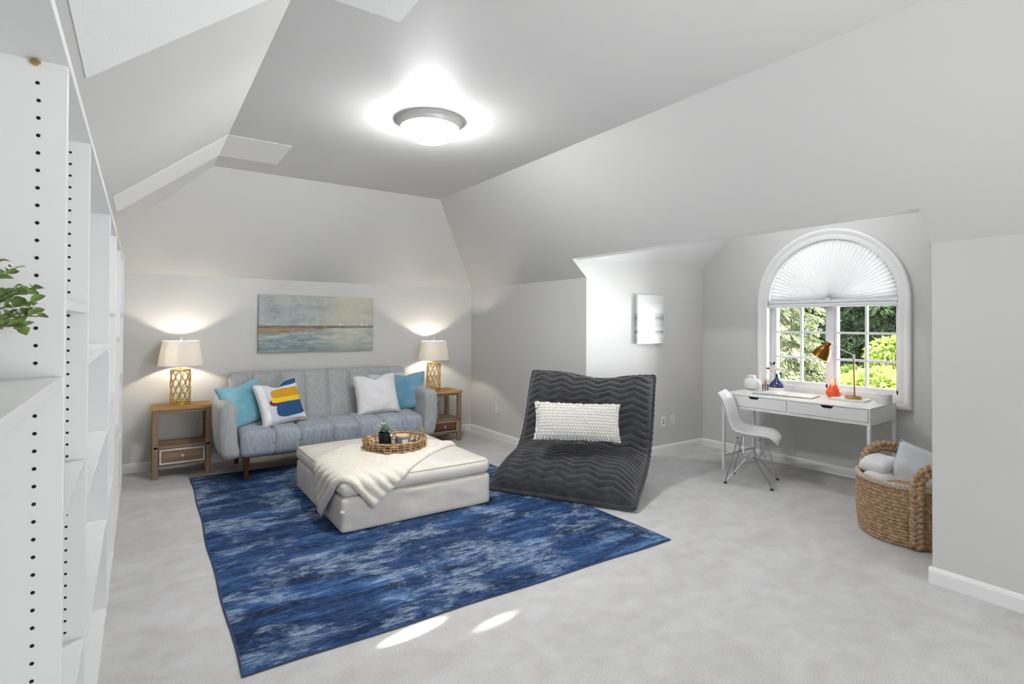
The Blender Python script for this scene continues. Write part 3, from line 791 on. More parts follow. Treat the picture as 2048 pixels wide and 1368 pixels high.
# ------------------------------------------------------------------ pillows
def pillow_fn(W, H, T, pinch=0.07, seed=0.0, sag=0.0, chop=0.0, wr=0.012):
    def fn(u, v, side):
        a_, b_ = 2*u-1, 2*v-1
        x = W/2*a_*(1-pinch*(1-b_*b_)*abs(a_)**2); z = H/2*b_*(1-pinch*(1-a_*a_)*abs(b_)**2)
        if chop and b_ > 0: z -= chop*math.exp(-(a_/0.30)**2)*b_**3
        t = T/2*max(0, (1-a_**2)*(1-b_**2))**0.42
        q = nz(a_*2.2+seed, b_*2.2, seed*3.1)*wr + nz(a_*5+seed, b_*5, seed)*wr*.45
        t = max(0, t + (q if side > 0 else -q*.3)*min(1, (1-a_**2)*(1-b_**2)*5))
        return (x, -side*t, z+H/2 - sag*(1-a_*a_)*0)
    return fn
def basis(loc, yaw, tilt, roll):
    """yaw: which way the face looks (0 = -y); tilt back; roll in the plane"""
    return Matrix.Translation(loc) @ Matrix.Rotation(yaw, 4, 'Z') @ Matrix.Rotation(-tilt, 4, 'X') @ Matrix.Rotation(roll, 4, 'Y')
def pillow(name, label, loc, yaw, tilt, roll, W, H, T, m, seed=1.0, chop=0.0, pipe=None, n=26, pinch=0.07, cat='pillow', wr=0.012):
    t = thing(name, label, cat); t.matrix_world = basis(loc, yaw, tilt, roll)
    fn = pillow_fn(W, H, T, pinch, seed, 0, chop, wr)
    mb = MB(); mb.grid(lambda u, v: fn(u, v, 1), n, n); mb.grid(lambda u, v: fn(u, v, -1), n, n)
    soft('cover', mb, m, t)
    ed = [(i/n, 0) for i in range(n)]+[(1, j/n) for j in range(n)]+[(1-i/n, 1) for i in range(n)]+[(0, 1-j/n) for j in range(n)]
    obj('seam', MB().tube([fn(u, v, 1) for u, v in ed], 0.003, 6, closed=True), pipe or m, t, smooth='all')
    return t
pillow('throw_pillow', 'light blue velvet pillow against the left sofa arm', (0.88, 5.66, 0.455), 0.45, 0.36, -0.16, 0.46, 0.42, 0.17, M_blue, 1.3, 0.02)
# patterned pillow: print built from object coordinates
g = G('colour_blocked_print', 0.8)
x, y, z = g.xyz()
def blob(cx, cz, rx, rz, shear=0.0, p=2.0):
    xx = g.math('DIVIDE', g.math('SUBTRACT', x, cx), rx)
    zz = g.math('DIVIDE', g.math('SUBTRACT', g.math('SUBTRACT', z, cz), g.math('MULTIPLY', g.math('SUBTRACT', x, cx), shear)), rz)
    d = g.math('ADD', g.math('POWER', g.math('ABSOLUTE', xx), p), g.math('POWER', g.math('ABSOLUTE', zz), p))
    return g.math('LESS_THAN', d, 1.0)
col = g.mix(g.math('GREATER_THAN', x, -0.135), (236, 236, 238), (206, 212, 220))
col = g.mix(blob(-0.06, 0.42, 0.12, 0.035, -0.2), col, (104, 24, 64))
col = g.mix(blob(0.075, 0.405, 0.15, 0.052, 0.05, 2.5), col, (30, 76, 122))
col = g.mix(blob(0.055, 0.205, 0.175, 0.045, 0.0, 3.0), col, (112, 22, 60))
col = g.mix(blob(0.075, 0.23, 0.175, 0.038, 0.0, 3.5), col, (230, 196, 44))
col = g.mix(blob(0.075, 0.285, 0.165, 0.045, 0.0, 3.5), col, (200, 146, 18))
col = g.mix(blob(0.075, 0.122, 0.15, 0.07, 0.02, 3.0), col, (30, 74, 120))
col = g.mix(blob(0.10, -0.005, 0.17, 0.022, 0.0, 2.0), col, (206, 150, 20))
g.color(col); g.bump(g.noise(300), 0.12, 0.003); M_pat = g.m
pillow('throw_pillow', 'white pillow printed with blue, yellow and maroon rounded shapes', (1.155, 5.52, 0.462), 0.15, 0.42, -0.13, 0.42, 0.43, 0.15, M_pat, 2.1, 0.06, M_whitefab)
pillow('throw_pillow', 'steel blue velvet pillow against the right sofa arm', (2.48, 5.70, 0.445), -0.55, 0.30, -0.10, 0.44, 0.43, 0.17, M_blue2, 3.7, 0.02)
pillow('throw_pillow', 'pale pillow mostly hidden between white and steel blue pillows', (2.33, 5.83, 0.47), -0.1, 0.26, -0.05, 0.42, 0.40, 0.10, M_palefab, 4.2, 0.03)
pillow('throw_pillow', 'plain white pillow with a dented top at the right of the sofa', (2.12, 5.60, 0.455), -0.05, 0.36, -0.05, 0.47, 0.44, 0.17, M_whitefab, 5.5, 0.055)

# ------------------------------------------------------------------ painting over the sofa
pt = thing('painting', 'wide seascape canvas with sailboats hanging above the sofa', 'painting', (1.02, YB-.005, 1.11))
obj('canvas', MB().bx((0, -.036, 0), (1.25, -.001, .615)), M_sea, pt, bevel=0.002)
for sx, sz, s in ((0.86, .285, .030), (1.105, .285, .042), (1.165, .283, .030)):
    mb = MB(); 
    for a_ in ((-.35, 0, .02), (.05, .30, .02)):
        pass
    mb.add([(sx-.2*s, -.0375, sz), (sx+.05*s, -.0375, sz), (sx+.05*s, -.0375, sz+1.3*s), (sx+.12*s, -.0375, sz), (sx+.45*s, -.0375, sz+.05*s), (sx+.12*s, -.0375, sz+1.0*s)], [(0, 1, 2), (3, 4, 5)])
    obj('painted_sail', mb, M_paper, pt, fixn=False)

# ------------------------------------------------------------------ ottoman with throw
OX0, OX1, OY0, OY1 = 1.113, 2.285, 3.625, 4.92
oc = ((OX0+OX1)/2, (OY0+OY1)/2)
ot = thing('ottoman', 'large ivory slipcovered square ottoman on the blue rug', 'ottoman', (0, 0, 0))
def ob_d(p):
    d = 0.006*nz(p.x*3, p.y*3, p.z*9+p.x*4)+0.003*nz(p.x*9, p.y*9, p.z*14)
    if abs(p.z) < .11: p = p+Vector((d if abs(p.x) > .5 else 0, d if abs(p.y) > .55 else 0, 0))
    return p
soft('base', rbox((OX1-OX0, OY1-OY0, 0.236), 0.022, (40, 44, 14), ob_d, (oc[0], oc[1], 0.1305)), M_slip, ot)
def crown(x, y):
    u_ = min(1, abs(x-oc[0])/((OX1-OX0)/2)); v_ = min(1, abs(y-oc[1])/((OY1-OY0)/2))
    return 0.362+0.05*(1-u_**2.6)*(1-v_**2.6)
def oc_d(p):
    if p.z > 0:
        x, y = p.x+oc[0], p.y+oc[1]; p.z += (crown(x, y)-0.362)*sm(p.z, 0.0, 0.058)
    p.z += 0.004*nz(p.x*4, p.y*4, 3)
    f = 1-(p.z/.058)**2 if abs(p.z) < .058 else 0
    return p
soft('cushion', rbox((OX1-OX0+.012, OY1-OY0+.012, 0.116), 0.052, (48, 52, 12), oc_d, (oc[0], oc[1], 0.304)), M_slip, ot)
ed = []
for i in range(60): ed.append((OX0+.03+(OX1-OX0-.06)*i/60, OY0-.001, 0))
pc = []
def rr_outline(ins, n=10, r=.05):
    pts = []
    for (cx, cy, a0) in ((OX1-ins-r, OY0+ins+r, -PI/2), (OX1-ins-r, OY1-ins-r, 0), (OX0+ins+r, OY1-ins-r, PI/2), (OX0+ins+r, OY0+ins+r, PI)):
        for i in range(n+1):
            a_ = a0+PI/2*i/n; pts.append((cx+r*math.cos(a_), cy+r*math.sin(a_)))
    return pts
obj('piping', MB().tube([(x, y, 0.353) for x, y in rr_outline(.008)], .003, 6, closed=True), M_slip, ot, smooth='all')
obj('care_tag', MB().box((OX0+.005, OY0-.006, .165), (.03, .002, .018), Matrix.Rotation(.4, 3, 'Y')), M_label, ot)

A_, B_ = Vector((.205, -.20)), Vector((-.30, .37)); DR = Vector((.79, .61))
NT, NS = 60, 110
def throw_pt(t, s, off):
    send = 1.20-0.50*t
    q = A_.lerp(B_, t)+DR*(s*send)
    q += Vector((0.012*math.sin(s*9+t*5), 0.012*math.sin(s*7+t*3+1)))
    rib = s*send/0.066 + 0.25*math.sin(t*6)
    fr = rib-math.floor(rib)
    th = 0.012+0.020*math.sin(fr*PI)**0.6
    e = min(t, 1-t, s*1.6, (1-s)*1.6); th *= 0.35+0.65*sm(e, 0, 0.03)
    x, y = q.x, q.y; R = .055
    def drop(d):                      # rounded fold over the edge: (outward, down, nx, nz)
        if d > R: return -d, 0.0, 0.0, 1.0
        w = R-d
        L = R*PI/2
        if w < L:
            a_ = w/R; return -(R-R*math.sin(a_)), R-R*math.cos(a_), math.sin(a_), math.cos(a_)
        return 0.0, R+(w-L), 1.0, 0.0
    ox, dx, nx, nzx = drop(x); oy, dy, ny, nzy = drop(y)
    X = OX0-ox if x < R else OX0+x
    Y = OY0-oy if y < R else OY0+y
    if x < R: X = OX0+(-ox if ox < 0 else 0)
    if y < R: Y = OY0+(-oy if oy < 0 else 0)
    top = crown(max(OX0+.05, OX0+x), max(OY0+.05, OY0+y))
    Z = top-dx-dy
    flare = 0.02*sm(dx+dy, .08, .3)
    nn = Vector((-nx, -ny, max(0.0, min(nzx, nzy)))); nn.normalize()
    P = Vector((X, Y, Z))+nn*(0.004+off*th)+Vector((-nx*flare-.008*nx, -ny*flare-.008*ny, 0))
    return P
mb = MB()
mb.grid(lambda u, v: throw_pt(u, v, 1.0), NT, NS)
mb.grid(lambda u, v: throw_pt(u, v, 0.0), NT, NS)
ed = [(i/NT, 0) for i in range(NT)]+[(1, j/NS) for j in range(NS)]+[(1-i/NT, 1) for i in range(NT)]+[(0, 1-j/NS) for j in range(NS)]
vs = []; 
for u_, v_ in ed: vs += [throw_pt(u_, v_, 1.0), throw_pt(u_, v_, 0.0)]
n = len(ed); mb.add(vs, [(2*i, 2*i+1, 2*((i+1) % n)+1, 2*((i+1) % n)) for i in range(n)])
th = weld(obj('throw_blanket', mb, M_throw, smooth='all', fixn=False), .0002)
tag(th, 'cream ribbed plush throw draped over the ottoman corner', 'blanket')

# tray
TX, TY, TZ = 1.69, 4.12, 0.437
tr = thing('rattan_tray', 'round woven rattan tray with loop handles on the ottoman', 'tray', (TX, TY, TZ), math.radians(14))
obj('base', MB().lathe([(0.0, 0), (0.235, 0), (0.235, 0.008), (0.0, 0.008)], n=56, sy=0.94), M_black, tr, smooth=True)
def ring(r, z, tr_, wob=0.0, n=120, k_=15, ph=0.0, sy=0.94):
    return [((r+wob*math.sin(k_*2*PI*i/n+ph))*math.cos(2*PI*i/n), sy*(r+wob*math.sin(k_*2*PI*i/n+ph))*math.sin(2*PI*i/n), z+0.3*wob*math.cos(k_*2*PI*i/n+ph)) for i in range(n)]
for z, wob, rr, ph, nm in ((.006, .004, .0065, 0, 'weave_ring'), (.028, .005, .005, 1.5, 'weave_ring'), (.046, .005, .005, 3.0, 'weave_ring')):
    obj(nm, MB().tube(ring(.238+z*.25, z, rr, wob, ph=ph), rr, 7, closed=True), M_rattan, tr, smooth='all')
mb = MB()
for s_ in range(2): mb.tube([((.252+.005*math.cos(30*2*PI*i/240+PI*s_))*math.cos(2*PI*i/240), .94*(.252+.005*math.cos(30*2*PI*i/240+PI*s_))*math.sin(2*PI*i/240), .064+.005*math.sin(30*2*PI*i/240+PI*s_)) for i in range(240)], .0058, 6, closed=True)
obj('rim', mb, M_rattan, tr, smooth='all')
mb = MB()
for q in range(30):
    a_ = 2*PI*q/30; c_, s_ = math.cos(a_), .94*math.sin(a_)
    mb.tube([(.243*c_, .243*s_, .002), (.250*c_, .250*s_, .03), (.252*c_, .252*s_, .064)], .0045, 6)
    mb.tube([(.232*c_, .232*s_, .010), (.236*c_, .236*s_, .03), (.243*c_, .243*s_, .062)], .0035, 6)
tag(obj('stakes', mb, M_rattan, tr, smooth='all'), kind='stuff')
for sg in (-1, 1):
    pts = []
    for i in range(17):
        s = i/16; a_ = (s-.5)*0.62; r_ = .252
        pts.append((sg*r_*math.cos(a_), .94*r_*math.sin(a_)*1.0, .064+.055*math.sin(PI*s)**.7))
    obj('handle', MB().tube(pts, .0062, 8), M_rattan, tr, smooth='all')

sc_ = thing('potted_succulent', 'grey-green succulent in a black cylinder pot on the tray', 'plant', (1.612, 4.135, TZ+.0085))
obj('pot', MB().lathe([(0.0, 0), (.048, 0), (.050, .004), (.051, .112), (.048, .113), (.046, .10), (0, .10)], n=36), M_black, sc_, smooth=True, angle=35)
obj('soil', MB().lathe([(0.0, .1035), (.0455, .1005)], n=20), M_soil, sc_)
obj('tag', MB().cyl((.028, -.052, .095), (.029, -.0535, .095), .013, n=18), M_label, sc_)
lf2 = obj('leaf', leafshape(0.085, 0.012, .35), M_succ, sc_, smooth=True)
for i in range(34):
    o = lf2 if i == 0 else lf2.copy()
    if i: C.objects.link(o); o.parent = sc_
    a_ = i*2.399; el = 0.12+1.2*(i/33)**1.1
    d = Vector((math.cos(a_)*math.cos(el), math.sin(a_)*math.cos(el), math.sin(el)))
    set_dir(o, Vector((d.x*.01, d.y*.01, .105+.012*i/33)), d, 0); s_ = random.uniform(.75, 1.15); o.scale = (s_, s_, s_)
cd = thing('candle_jar', 'grey glass candle jar with pale wooden lid and white label', 'candle', (1.735, 4.085, TZ+.0085))
obj('jar', MB().lathe([(0, 0), (.05, 0), (.054, .004), (.054, .062), (.05, .066), (0, .066)], n=40), M_candle, cd, smooth=True, angle=35)
obj('lid', MB().lathe([(0, .0665), (.053, .0665), (.055, .07), (.055, .085), (.052, .088), (0, .088)], n=40), M_lidwood, cd, smooth=True, angle=35)
def lab(u, v):
    a_ = -PI/2-.35+0.95*u; return (.0546*math.cos(a_), .0546*math.sin(a_), .014+.042*v)
obj('label', MB().grid(lab, 12, 1), M_label, cd, smooth='all')

# ------------------------------------------------------------------ bean bag lounger
bb = thing('bean_bag_chair', 'large charcoal plush bean bag lounger with chevron ribs', 'bean bag', (0, 0, 0))
P0r, P0l = Vector((3.085, 2.85)), Vector((2.44, 3.92))
ax_w = (P0l-P0r)            # front edge, right -> left
# profile of the seam surface along the length: (fraction, forward distance, height)
prof = [(0.0, 0.0, .030), (.10, .10, .060), (.25, .30, .115), (.40, .50, .185), (.52, .66, .28), (.60, .76, .40), (.70, .84, .56), (.82, .90, .74), (.92, .95, .87), (1.0, 1.0, .955)]
def pf(v):
    for i in range(len(prof)-1):
        if v <= prof[i+1][0]+1e-9:
            t = (v-prof[i][0])/(prof[i+1][0]-prof[i][0])
            a_, b_ = prof[i], prof[i+1]
            # Catmull-Rom
            p0 = prof[max(0, i-1)]; p3 = prof[min(len(prof)-1, i+2)]
            def cr(k_): return 0.5*(2*a_[k_]+(b_[k_]-p0[k_])*t+(2*p0[k_]-5*a_[k_]+4*b_[k_]-p3[k_])*t*t+(3*a_[k_]-p0[k_]-3*b_[k_]+p3[k_])*t**3)
            return cr(1), cr(2)
    return prof[-1][1], prof[-1][2]
DF = Vector((.80, .60)).normalized(); DL = Vector((.62, .30))   # depth directions at the right and left edges
def bag_seam(u, v):
    f, h = pf(v)
    base_r = P0r + Vector((.76, .46))*f; base_l = P0l + Vector((.76, .36))*f
    q = base_r.lerp(base_l, u)
    return Vector((q.x, q.y, h))
NU, NV = 150, 300
LEN = 1.75
def bag(u, v, side):
    p = bag_seam(u, v)
    e = 1e-3
    du = bag_seam(min(1, u+e), v)-bag_seam(max(0, u-e), v); dvv = bag_seam(u, min(1, v+e))-bag_seam(u, max(0, v-e))
    nn = dvv.cross(du).normalized()
    if nn.z < 0 and v < .5: nn = -nn
    a_, b_ = 2*u-1, 2*v-1
    env = max(0, (1-a_**4)*(1-b_**6))
    if side > 0:
        puff = .20*env**.55*(0.55+.55*math.exp(-((v-.25)/.28)**2)+.35*math.exp(-((v-.85)/.16)**2)-.35*math.exp(-((v-.58)/.09)**2))
        uu = u*1.26; ll = v*LEN
        ph = uu/0.235+.3; zig = abs(2*(ph-math.floor(ph+.5)))*0.05
        rb = (ll+zig)/0.069; fr = rb-math.floor(rb)
        ridge = 0.024*(math.sin(fr*PI)**.55) if True else 0
        q = p+nn*(puff+ridge*min(1, env*6)) + nn*0.012*nz(u*3, v*4, 2.2)*min(1, env*4)
        # slumped top edge
        q.z -= .055*math.exp(-((u-.42)/.22)**2)*sm(v, .75, 1.0)
        q.z -= 0.0
        q.z = max(q.z, .016)
        return q
    puff = .20*env**.6
    q = p-nn*puff
    q.z -= .055*math.exp(-((u-.42)/.22)**2)*sm(v, .75, 1.0)
    gz = .0135
    # the belly underneath rests on the floor
    if v < .62: q.z = min(q.z, gz+(.02 if env < .02 else 0) + (p.z-gz)*(1-min(1, env*2.2)))
    q.z = max(q.z, gz)
    return q
mb = MB(); mb.grid(lambda u, v: bag(u, v, 1), NU, NV); mb.grid(lambda u, v: bag(u, v, -1), 60, 100)
soft('cover', mb, M_bag, bb)
ed = [(i/60, 0) for i in range(60)]+[(1, j/100) for j in range(100)]+[(1-i/60, 1) for i in range(60)]+[(0, 1-j/100) for j in range(100)]
obj('piping', MB().tube([bag(u, v, 1)+Vector((0, 0, .002)) for u, v in ed], [.017+.003*math.sin(i*2.1) for i in range(len(ed))], 10, closed=True), M_bag, bb, smooth='all')

bp = thing('lumbar_pillow', 'white bobble-textured lumbar pillow leaning on the bean bag', 'pillow')
yawb = math.atan2(-.76, -.46)  # faces the room corner
bpm = basis((2.97, 3.37, .425), 0, 0, 0)
dirw = Vector((3.243-2.676, 3.18-3.57, 0)).normalized()
nrm_ = Vector((dirw.y, -dirw.x, 0))
if nrm_.x > 0: nrm_ = -nrm_
rotm = Matrix((dirw, -nrm_, Vector((0, 0, 1)))).transposed().to_4x4()
bp.matrix_world = Matrix.Translation((2.955, 3.355, .475)) @ rotm @ Matrix.Rotation(-.30, 4, 'X') @ Matrix.Rotation(.03, 4, 'Y')
fnb = pillow_fn(.70, .30, .15, .05, 9.1, 0, 0.0, .006)
mb = MB(); mb.grid(lambda u, v: fnb(u, v, 1), 24, 14); mb.grid(lambda u, v: fnb(u, v, -1), 24, 14)
soft('cover', mb, M_bob, bp)
mb = MB()
for j in range(12):
    for i in range(28):
        u = (i+.5*(j % 2)+.2)/28; v = (j+.4)/12
        p = fnb(min(1, u), min(1, v), 1); mb.sphere((p[0], p[1]-.005, p[2]), .0095, 7, 5)
for u, v in [(i/46, 0) for i in range(46)]+[(1, j/20) for j in range(20)]+[(1-i/46, 1) for i in range(46)]+[(0, 1-j/20) for j in range(20)]:
    p = fnb(u, v, 1); mb.sphere((p[0]+random.uniform(-.003, .003), p[1], p[2]+random.uniform(-.004, .004)), .0095, 7, 5)
tag(obj('pom_poms', mb, M_bob, bp, smooth='all'), kind='stuff')

# ------------------------------------------------------------------ dormer art
ar = thing('abstract_art', 'glossy grey abstract canvas on the dormer wall', 'artwork', (4.325, YD, 1.22))
obj('canvas', MB().bx((0, -.042, 0), (.415, -.004, .525)), M_abstract, ar, bevel=0.002)

# ------------------------------------------------------------------ desk
dk = thing('desk', 'white writing desk with two drawers under the arched window', 'desk', (4.752, 3.24, 0), -PI/2+.062)
DW, DD, DH = 1.29, .60, .758      # local x runs along the front (towards the room's right), local y to the wall
obj('desktop', MB().bx((0, 0, DH-.012), (DW, DD, DH)), M_shelf, dk, bevel=0.002)
mb = MB()
mb.bx((0, 0, DH-.115), (.014, DD, DH-.0125)); mb.bx((DW-.014, 0, DH-.115), (DW, DD, DH-.0125)); mb.bx((.014, DD-.014, DH-.115), (DW-.014, DD, DH-.0125))
mb.bx((DW/2-.012, .0, DH-.115), (DW/2+.012, DD-.014, DH-.0125)); mb.bx((.0145, .02, DH-.115), (DW-.0145, DD-.014, DH-.108))
obj('cabinet', mb, M_shelf, dk, bevel=0.001)
mb = MB(); mb.bx((0, 0, DH-.14), (DW, .025, DH-.1155)); mb.bx((0, DD-.025, DH-.14), (DW, DD, DH-.1155)); mb.bx((0, .0255, DH-.14), (.025, DD-.0255, DH-.1155)); mb.bx((DW-.025, .0255, DH-.14), (DW, DD-.0255, DH-.1155))
obj('frame', mb, M_shelf, dk, bevel=0.001)
for x in (0, DW-.025):
    for y in (0, DD-.025): obj('leg', MB().bx((x, y, 0), (x+.025, y+.025, DH-.1405)), M_shelf, dk, bevel=0.001)
for x in (0.003, DW-.022): obj('stretcher', MB().bx((x, .0255, .125), (x+.019, DD-.0255, .145)), M_shelf, dk)
obj('rear_stretcher', MB().bx((.0255, DD-.02, .03), (DW-.0255, DD-.005, .05)), M_shelf, dk)
for x0, x1 in ((.017, DW/2-.0145), (DW/2+.0145, DW-.017)):
    z0, z1 = DH-.112, DH-.0145; m_ = (x0+x1)/2
    # drawer front with a cut-away finger grip at its top edge
    mb = MB(); g0, g1, gd = m_-.055, m_+.055, .020
    out = [(x0, z0), (x1, z0), (x1, z1), (g1, z1), (g1-.022, z1-gd), (g0+.022, z1-gd), (g0, z1), (x0, z1)]
    n = 8; mb.add([(p[0], -.003, p[1]) for p in out]+[(p[0], .012, p[1]) for p in out], [(0, 1, 4, 5), (1, 2, 3, 4), (0, 5, 6, 7), (8, 9, 12, 13), (9, 10, 11, 12), (8, 13, 14, 15)]+[(i, (i+1) % n, n+(i+1) % n, n+i) for i in range(n)])
    d_ = obj('drawer', mb, M_shelf, dk)
    mb = MB(); mb.add([(g0, -.001, z1), (g1, -.001, z1), (g1-.022, -.001, z1-gd), (g0+.022, -.001, z1-gd)]+[(g0, .02, z1), (g1, .02, z1), (g1-.022, .02, z1-gd), (g0+.022, .02, z1-gd)], [(4, 5, 6, 7), (3, 2, 6, 7), (0, 3, 7, 4), (1, 2, 6, 5)])
    obj('handle', mb, M_dark, d_)['label'] = 'dark cut-out finger grip'
ZD = DH+.0005
# items on the desk
va = thing('moon_vase', 'white round vase with a square neck at the left end of the desk', 'vase', (5.21, 3.205, ZD), .1)
mb = MB()
def vs_(u, v):
    a_ = 2*PI*u; t = PI*v-PI/2
    r_ = .092*max(0.0, math.cos(t))**.75; z = .062+.062*math.sin(t)
    return (r_*.62*math.cos(a_), r_*math.sin(a_), max(0, z))
mb.grid(vs_, 36, 20, cu=True)
soft('body', mb, M_ceramic, va)
obj('neck', MB().bx((-.022, -.036, .118), (.022, .036, .152)), M_ceramic, va, bevel=0.01, seg=3)
tb = thing('tumbler', 'clear glass tumbler holding pencils at the left of the desk', 'glass', (5.17, 3.035, ZD))
obj('glass_wall', MB().lathe([(0, .004), (.024, .004), (.027, .075), (.029, .075), (.026, 0), (0, 0)], n=28), M_tumbler, tb, smooth=True)
for i, (a_, ti, m_, nm) in enumerate(((0.3, .20, M_pencilr, 'dark red pencil in the clear tumbler'), (1.6, .16, M_pencild, 'dark pencil in the clear tumbler'), (2.9, .22, M_pencilo, 'orange pencil in the clear tumbler'), (4.1, .12, M_pencilr, 'short maroon pencil in the clear tumbler'), (5.3, .18, M_ivory, 'pale pencil in the clear tumbler'))):
    d = Vector((math.cos(a_)*ti, math.sin(a_)*ti, 1)).normalized(); L_ = .115+.012*(i % 3)
    o = thing('pencil', nm, 'pencil', (5.17-d.x*.02, 3.035-d.y*.02, ZD+.0055), group='pencils in the clear tumbler')
    obj('barrel', MB().cyl((0, 0, 0), d*L_, .0035, n=6), m_, o); obj('point', MB().cyl(d*L_, d*(L_+.012), .0034, .0005, n=6), M_lidwood, o)
bv = thing('bud_vase', 'navy and white bud vase with flowers on the desk', 'vase', (5.22, 2.945, ZD))
prf = [(0.0, 0), (.038, 0), (.058, .012), (.071, .035), (.0725, .05)]
obj('lower_body', MB().lathe(prf, n=40), M_ceramic, bv, smooth='all')
obj('upper_body', MB().lathe([(.0725, .05), (.071, .066), (.060, .088), (.042, .108), (.025, .124), (.016, .145), (.013, .17), (.015, .182), (.011, .182), (.010, .165)], n=40), M_navy, bv, smooth='all')['label'] = 'glossy navy glazed upper half'
fl = thing('flower_sprig', 'pale flowers with green leaves in the navy bud vase', 'flowers', (5.22, 2.945, ZD+.168))
mb = MB()
for e in ((.02, .05, .07), (.0, -.03, .06), (-.01, .09, .05), (.01, .06, .10)): mb.tube([(0, 0, 0), (e[0]*.3, e[1]*.4, e[2]*.6), e], .0014, 5)
obj('stem', mb, M_stem, fl)
lf3 = obj('leaf', leafshape(.045, .011), M_grassy, fl, smooth=True)
for i, (p, d) in enumerate((((-.01, .085, .045), (0, .6, .4)), ((0, .06, .09), (0, .3, .7)), ((.01, .05, .1), (0, -.5, .6)), ((0, .09, .04), (0, .5, -.5)), ((0, -.03, .04), (0, -.3, -.8)), ((0, .07, .06), (.3, .8, .1)))):
    o = lf3 if i == 0 else lf3.copy()
    if i: C.objects.link(o); o.parent = fl
    set_dir(o, p, d, i)
for c_ in ((0, .0, .06), (.01, .03, .055), (-.01, -.025, .055)):
    mb = MB()
    for q in range(9):
        a_ = q*2.4; rr = .012+.004*(q % 3); mb.sphere((c_[0]+rr*math.cos(a_), c_[1]+rr*math.sin(a_), c_[2]+.004*(q % 4)), .013, 8, 5, (1, 1, .7))
    obj('blossom', mb, M_petal, fl, smooth='all')
bo = thing('open_book', 'open book with white pages and dark cover on the desk', 'book', (5.08, 2.78, ZD), -PI/2+.18)
obj('cover', MB().bx((-.265, -.125, 0), (.265, .125, .004)), M_cover, bo)
for sg in (-1, 1):
    def pg(u, v, sg=sg):
        h = (.034 if sg < 0 else .012)*math.sin(min(1, u*1.0+.02)*PI)**.8*(1-u*.75)+.005
        return (sg*(.002+.255*u), -.12+.24*v, h)
    mb = MB(); mb.grid(pg, 18, 4); mb.grid(lambda u, v: (sg*(.002+.255*u), -.12+.24*v, .0042), 18, 1)
    vs = []
    for v in (0, 1):
        for i in range(19): vs += [pg(i/18, v), (pg(i/18, v)[0], pg(i/18, v)[1], .0042)]
    mb.add(vs, [(b_*38+2*i, b_*38+2*i+1, b_*38+2*i+3, b_*38+2*i+2) for b_ in (0, 1) for i in range(18)])
    obj('page_block', mb, M_paper, bo, smooth=True)
ov = thing('orange_vase', 'bright orange round pot holding pencils on the desk', 'pot', (5.26, 2.43, ZD))
obj('body', MB().lathe([(0, 0), (.034, 0), (.052, .014), (.063, .036), (.064, .056), (.055, .080), (.041, .100), (.037, .118), (.034, .118), (.036, .10), (0, .02)], n=40), M_orange, ov, smooth='all')
onames = ['leftmost orange pencil in the orange pot', 'pale yellow pencil upright in the middle of the orange pot', 'orange pencil leaning right in the orange pot', 'pale yellow pencil right of the middle in the orange pot', 'rightmost, steepest leaning orange pencil in the orange pot', 'pale yellow pencil left of the middle in the orange pot']
for i, (a_, ti, m_) in enumerate(((1.4, .30, 0), (2.6, .10, 1), (4.4, .24, 0), (5.0, .14, 1), (4.8, .42, 0), (0.8, .16, 1))):
    d = Vector((math.cos(a_)*ti*.6, math.sin(a_)*ti, 1)).normalized()
    nm = onames[i]
    o = thing('pencil', nm, 'pencil', (5.26-d.x*.03, 2.43-d.y*.03, ZD+.025), group=('orange pencils in the orange pot', 'pale pencils in the orange pot')[m_])
    obj('barrel', MB().cyl((0, 0, 0), d*.165, .0042, n=6), (M_pencilo, M_pencily)[m_], o); obj('point', MB().cyl(d*.165, d*.18, .004, .0006, n=6), M_lidwood, o)
bxo = thing('marble_slab', 'flat white marble slab under the brass desk lamp', 'tray', (5.22, 2.27, ZD), -PI/2+.1)
obj('slab', MB().bx((-.14, -.085, 0), (.14, .085, .02)), M_box, bxo, bevel=0.003)
for i, lb in enumerate(('lower of two white round tins at the right end of the desk', 'upper of two white round tins at the right end of the desk')):
    o = thing('round_tin', lb, 'tin', (5.27, 2.02, ZD+i*.0415), group='white tins on the desk')
    obj('body', MB().lathe([(0, 0), (.054, 0), (.055, .002), (.055, .026), (0, .026)], n=40), M_grey, o, smooth=True, angle=35)
    obj('lid', MB().lathe([(0, .0265), (.0565, .0265), (.0565, .039), (.054, .041), (0, .041)], n=40), M_grey, o, smooth=True, angle=35)
# desk lamp
zl = ZD+.0205
dl = thing('desk_lamp', 'brass desk lamp with a domed shade on the marble slab', 'desk lamp', (0, 0, 0))
obj('base', MB().lathe([(0, 0), (.064, 0), (.065, .002), (.065, .019), (.063, .021), (0, .021)], (5.2, 2.235, zl), n=44), M_brass, dl, smooth=True, angle=35)
obj('pole', MB().cyl((5.2, 2.225, zl+.021), (5.2, 2.232, 1.15), .007, n=14), M_brass, dl, smooth=True)
obj('joint', MB().cyl((5.2, 2.232, 1.128), (5.2, 2.232, 1.172), .0095, n=14), M_nickel, dl, smooth=True)
obj('arm', MB().cyl((5.2, 2.232, 1.163), (5.2, 2.43, 1.250), .0036, n=10), M_nickel, dl, smooth=True)
top, rim = Vector((5.2, 2.440, 1.262)), Vector((5.19, 2.513, 1.135))
axs = (rim-top).normalized(); Lx = (rim-top).length
q4 = axs.to_track_quat('Z', 'X').to_matrix().to_4x4(); q4.translation = top
def shd(pr, m_, nm):
    mb = MB().lathe(pr, n=40); mb.v = [tuple(q4 @ Vector(p)) for p in mb.v]
    return obj(nm, mb, m_, dl, smooth=True, angle=50)
o_ = [(.030, .03), (.044, .045), (.062, .075), (.074, .105), (.082, .146)]
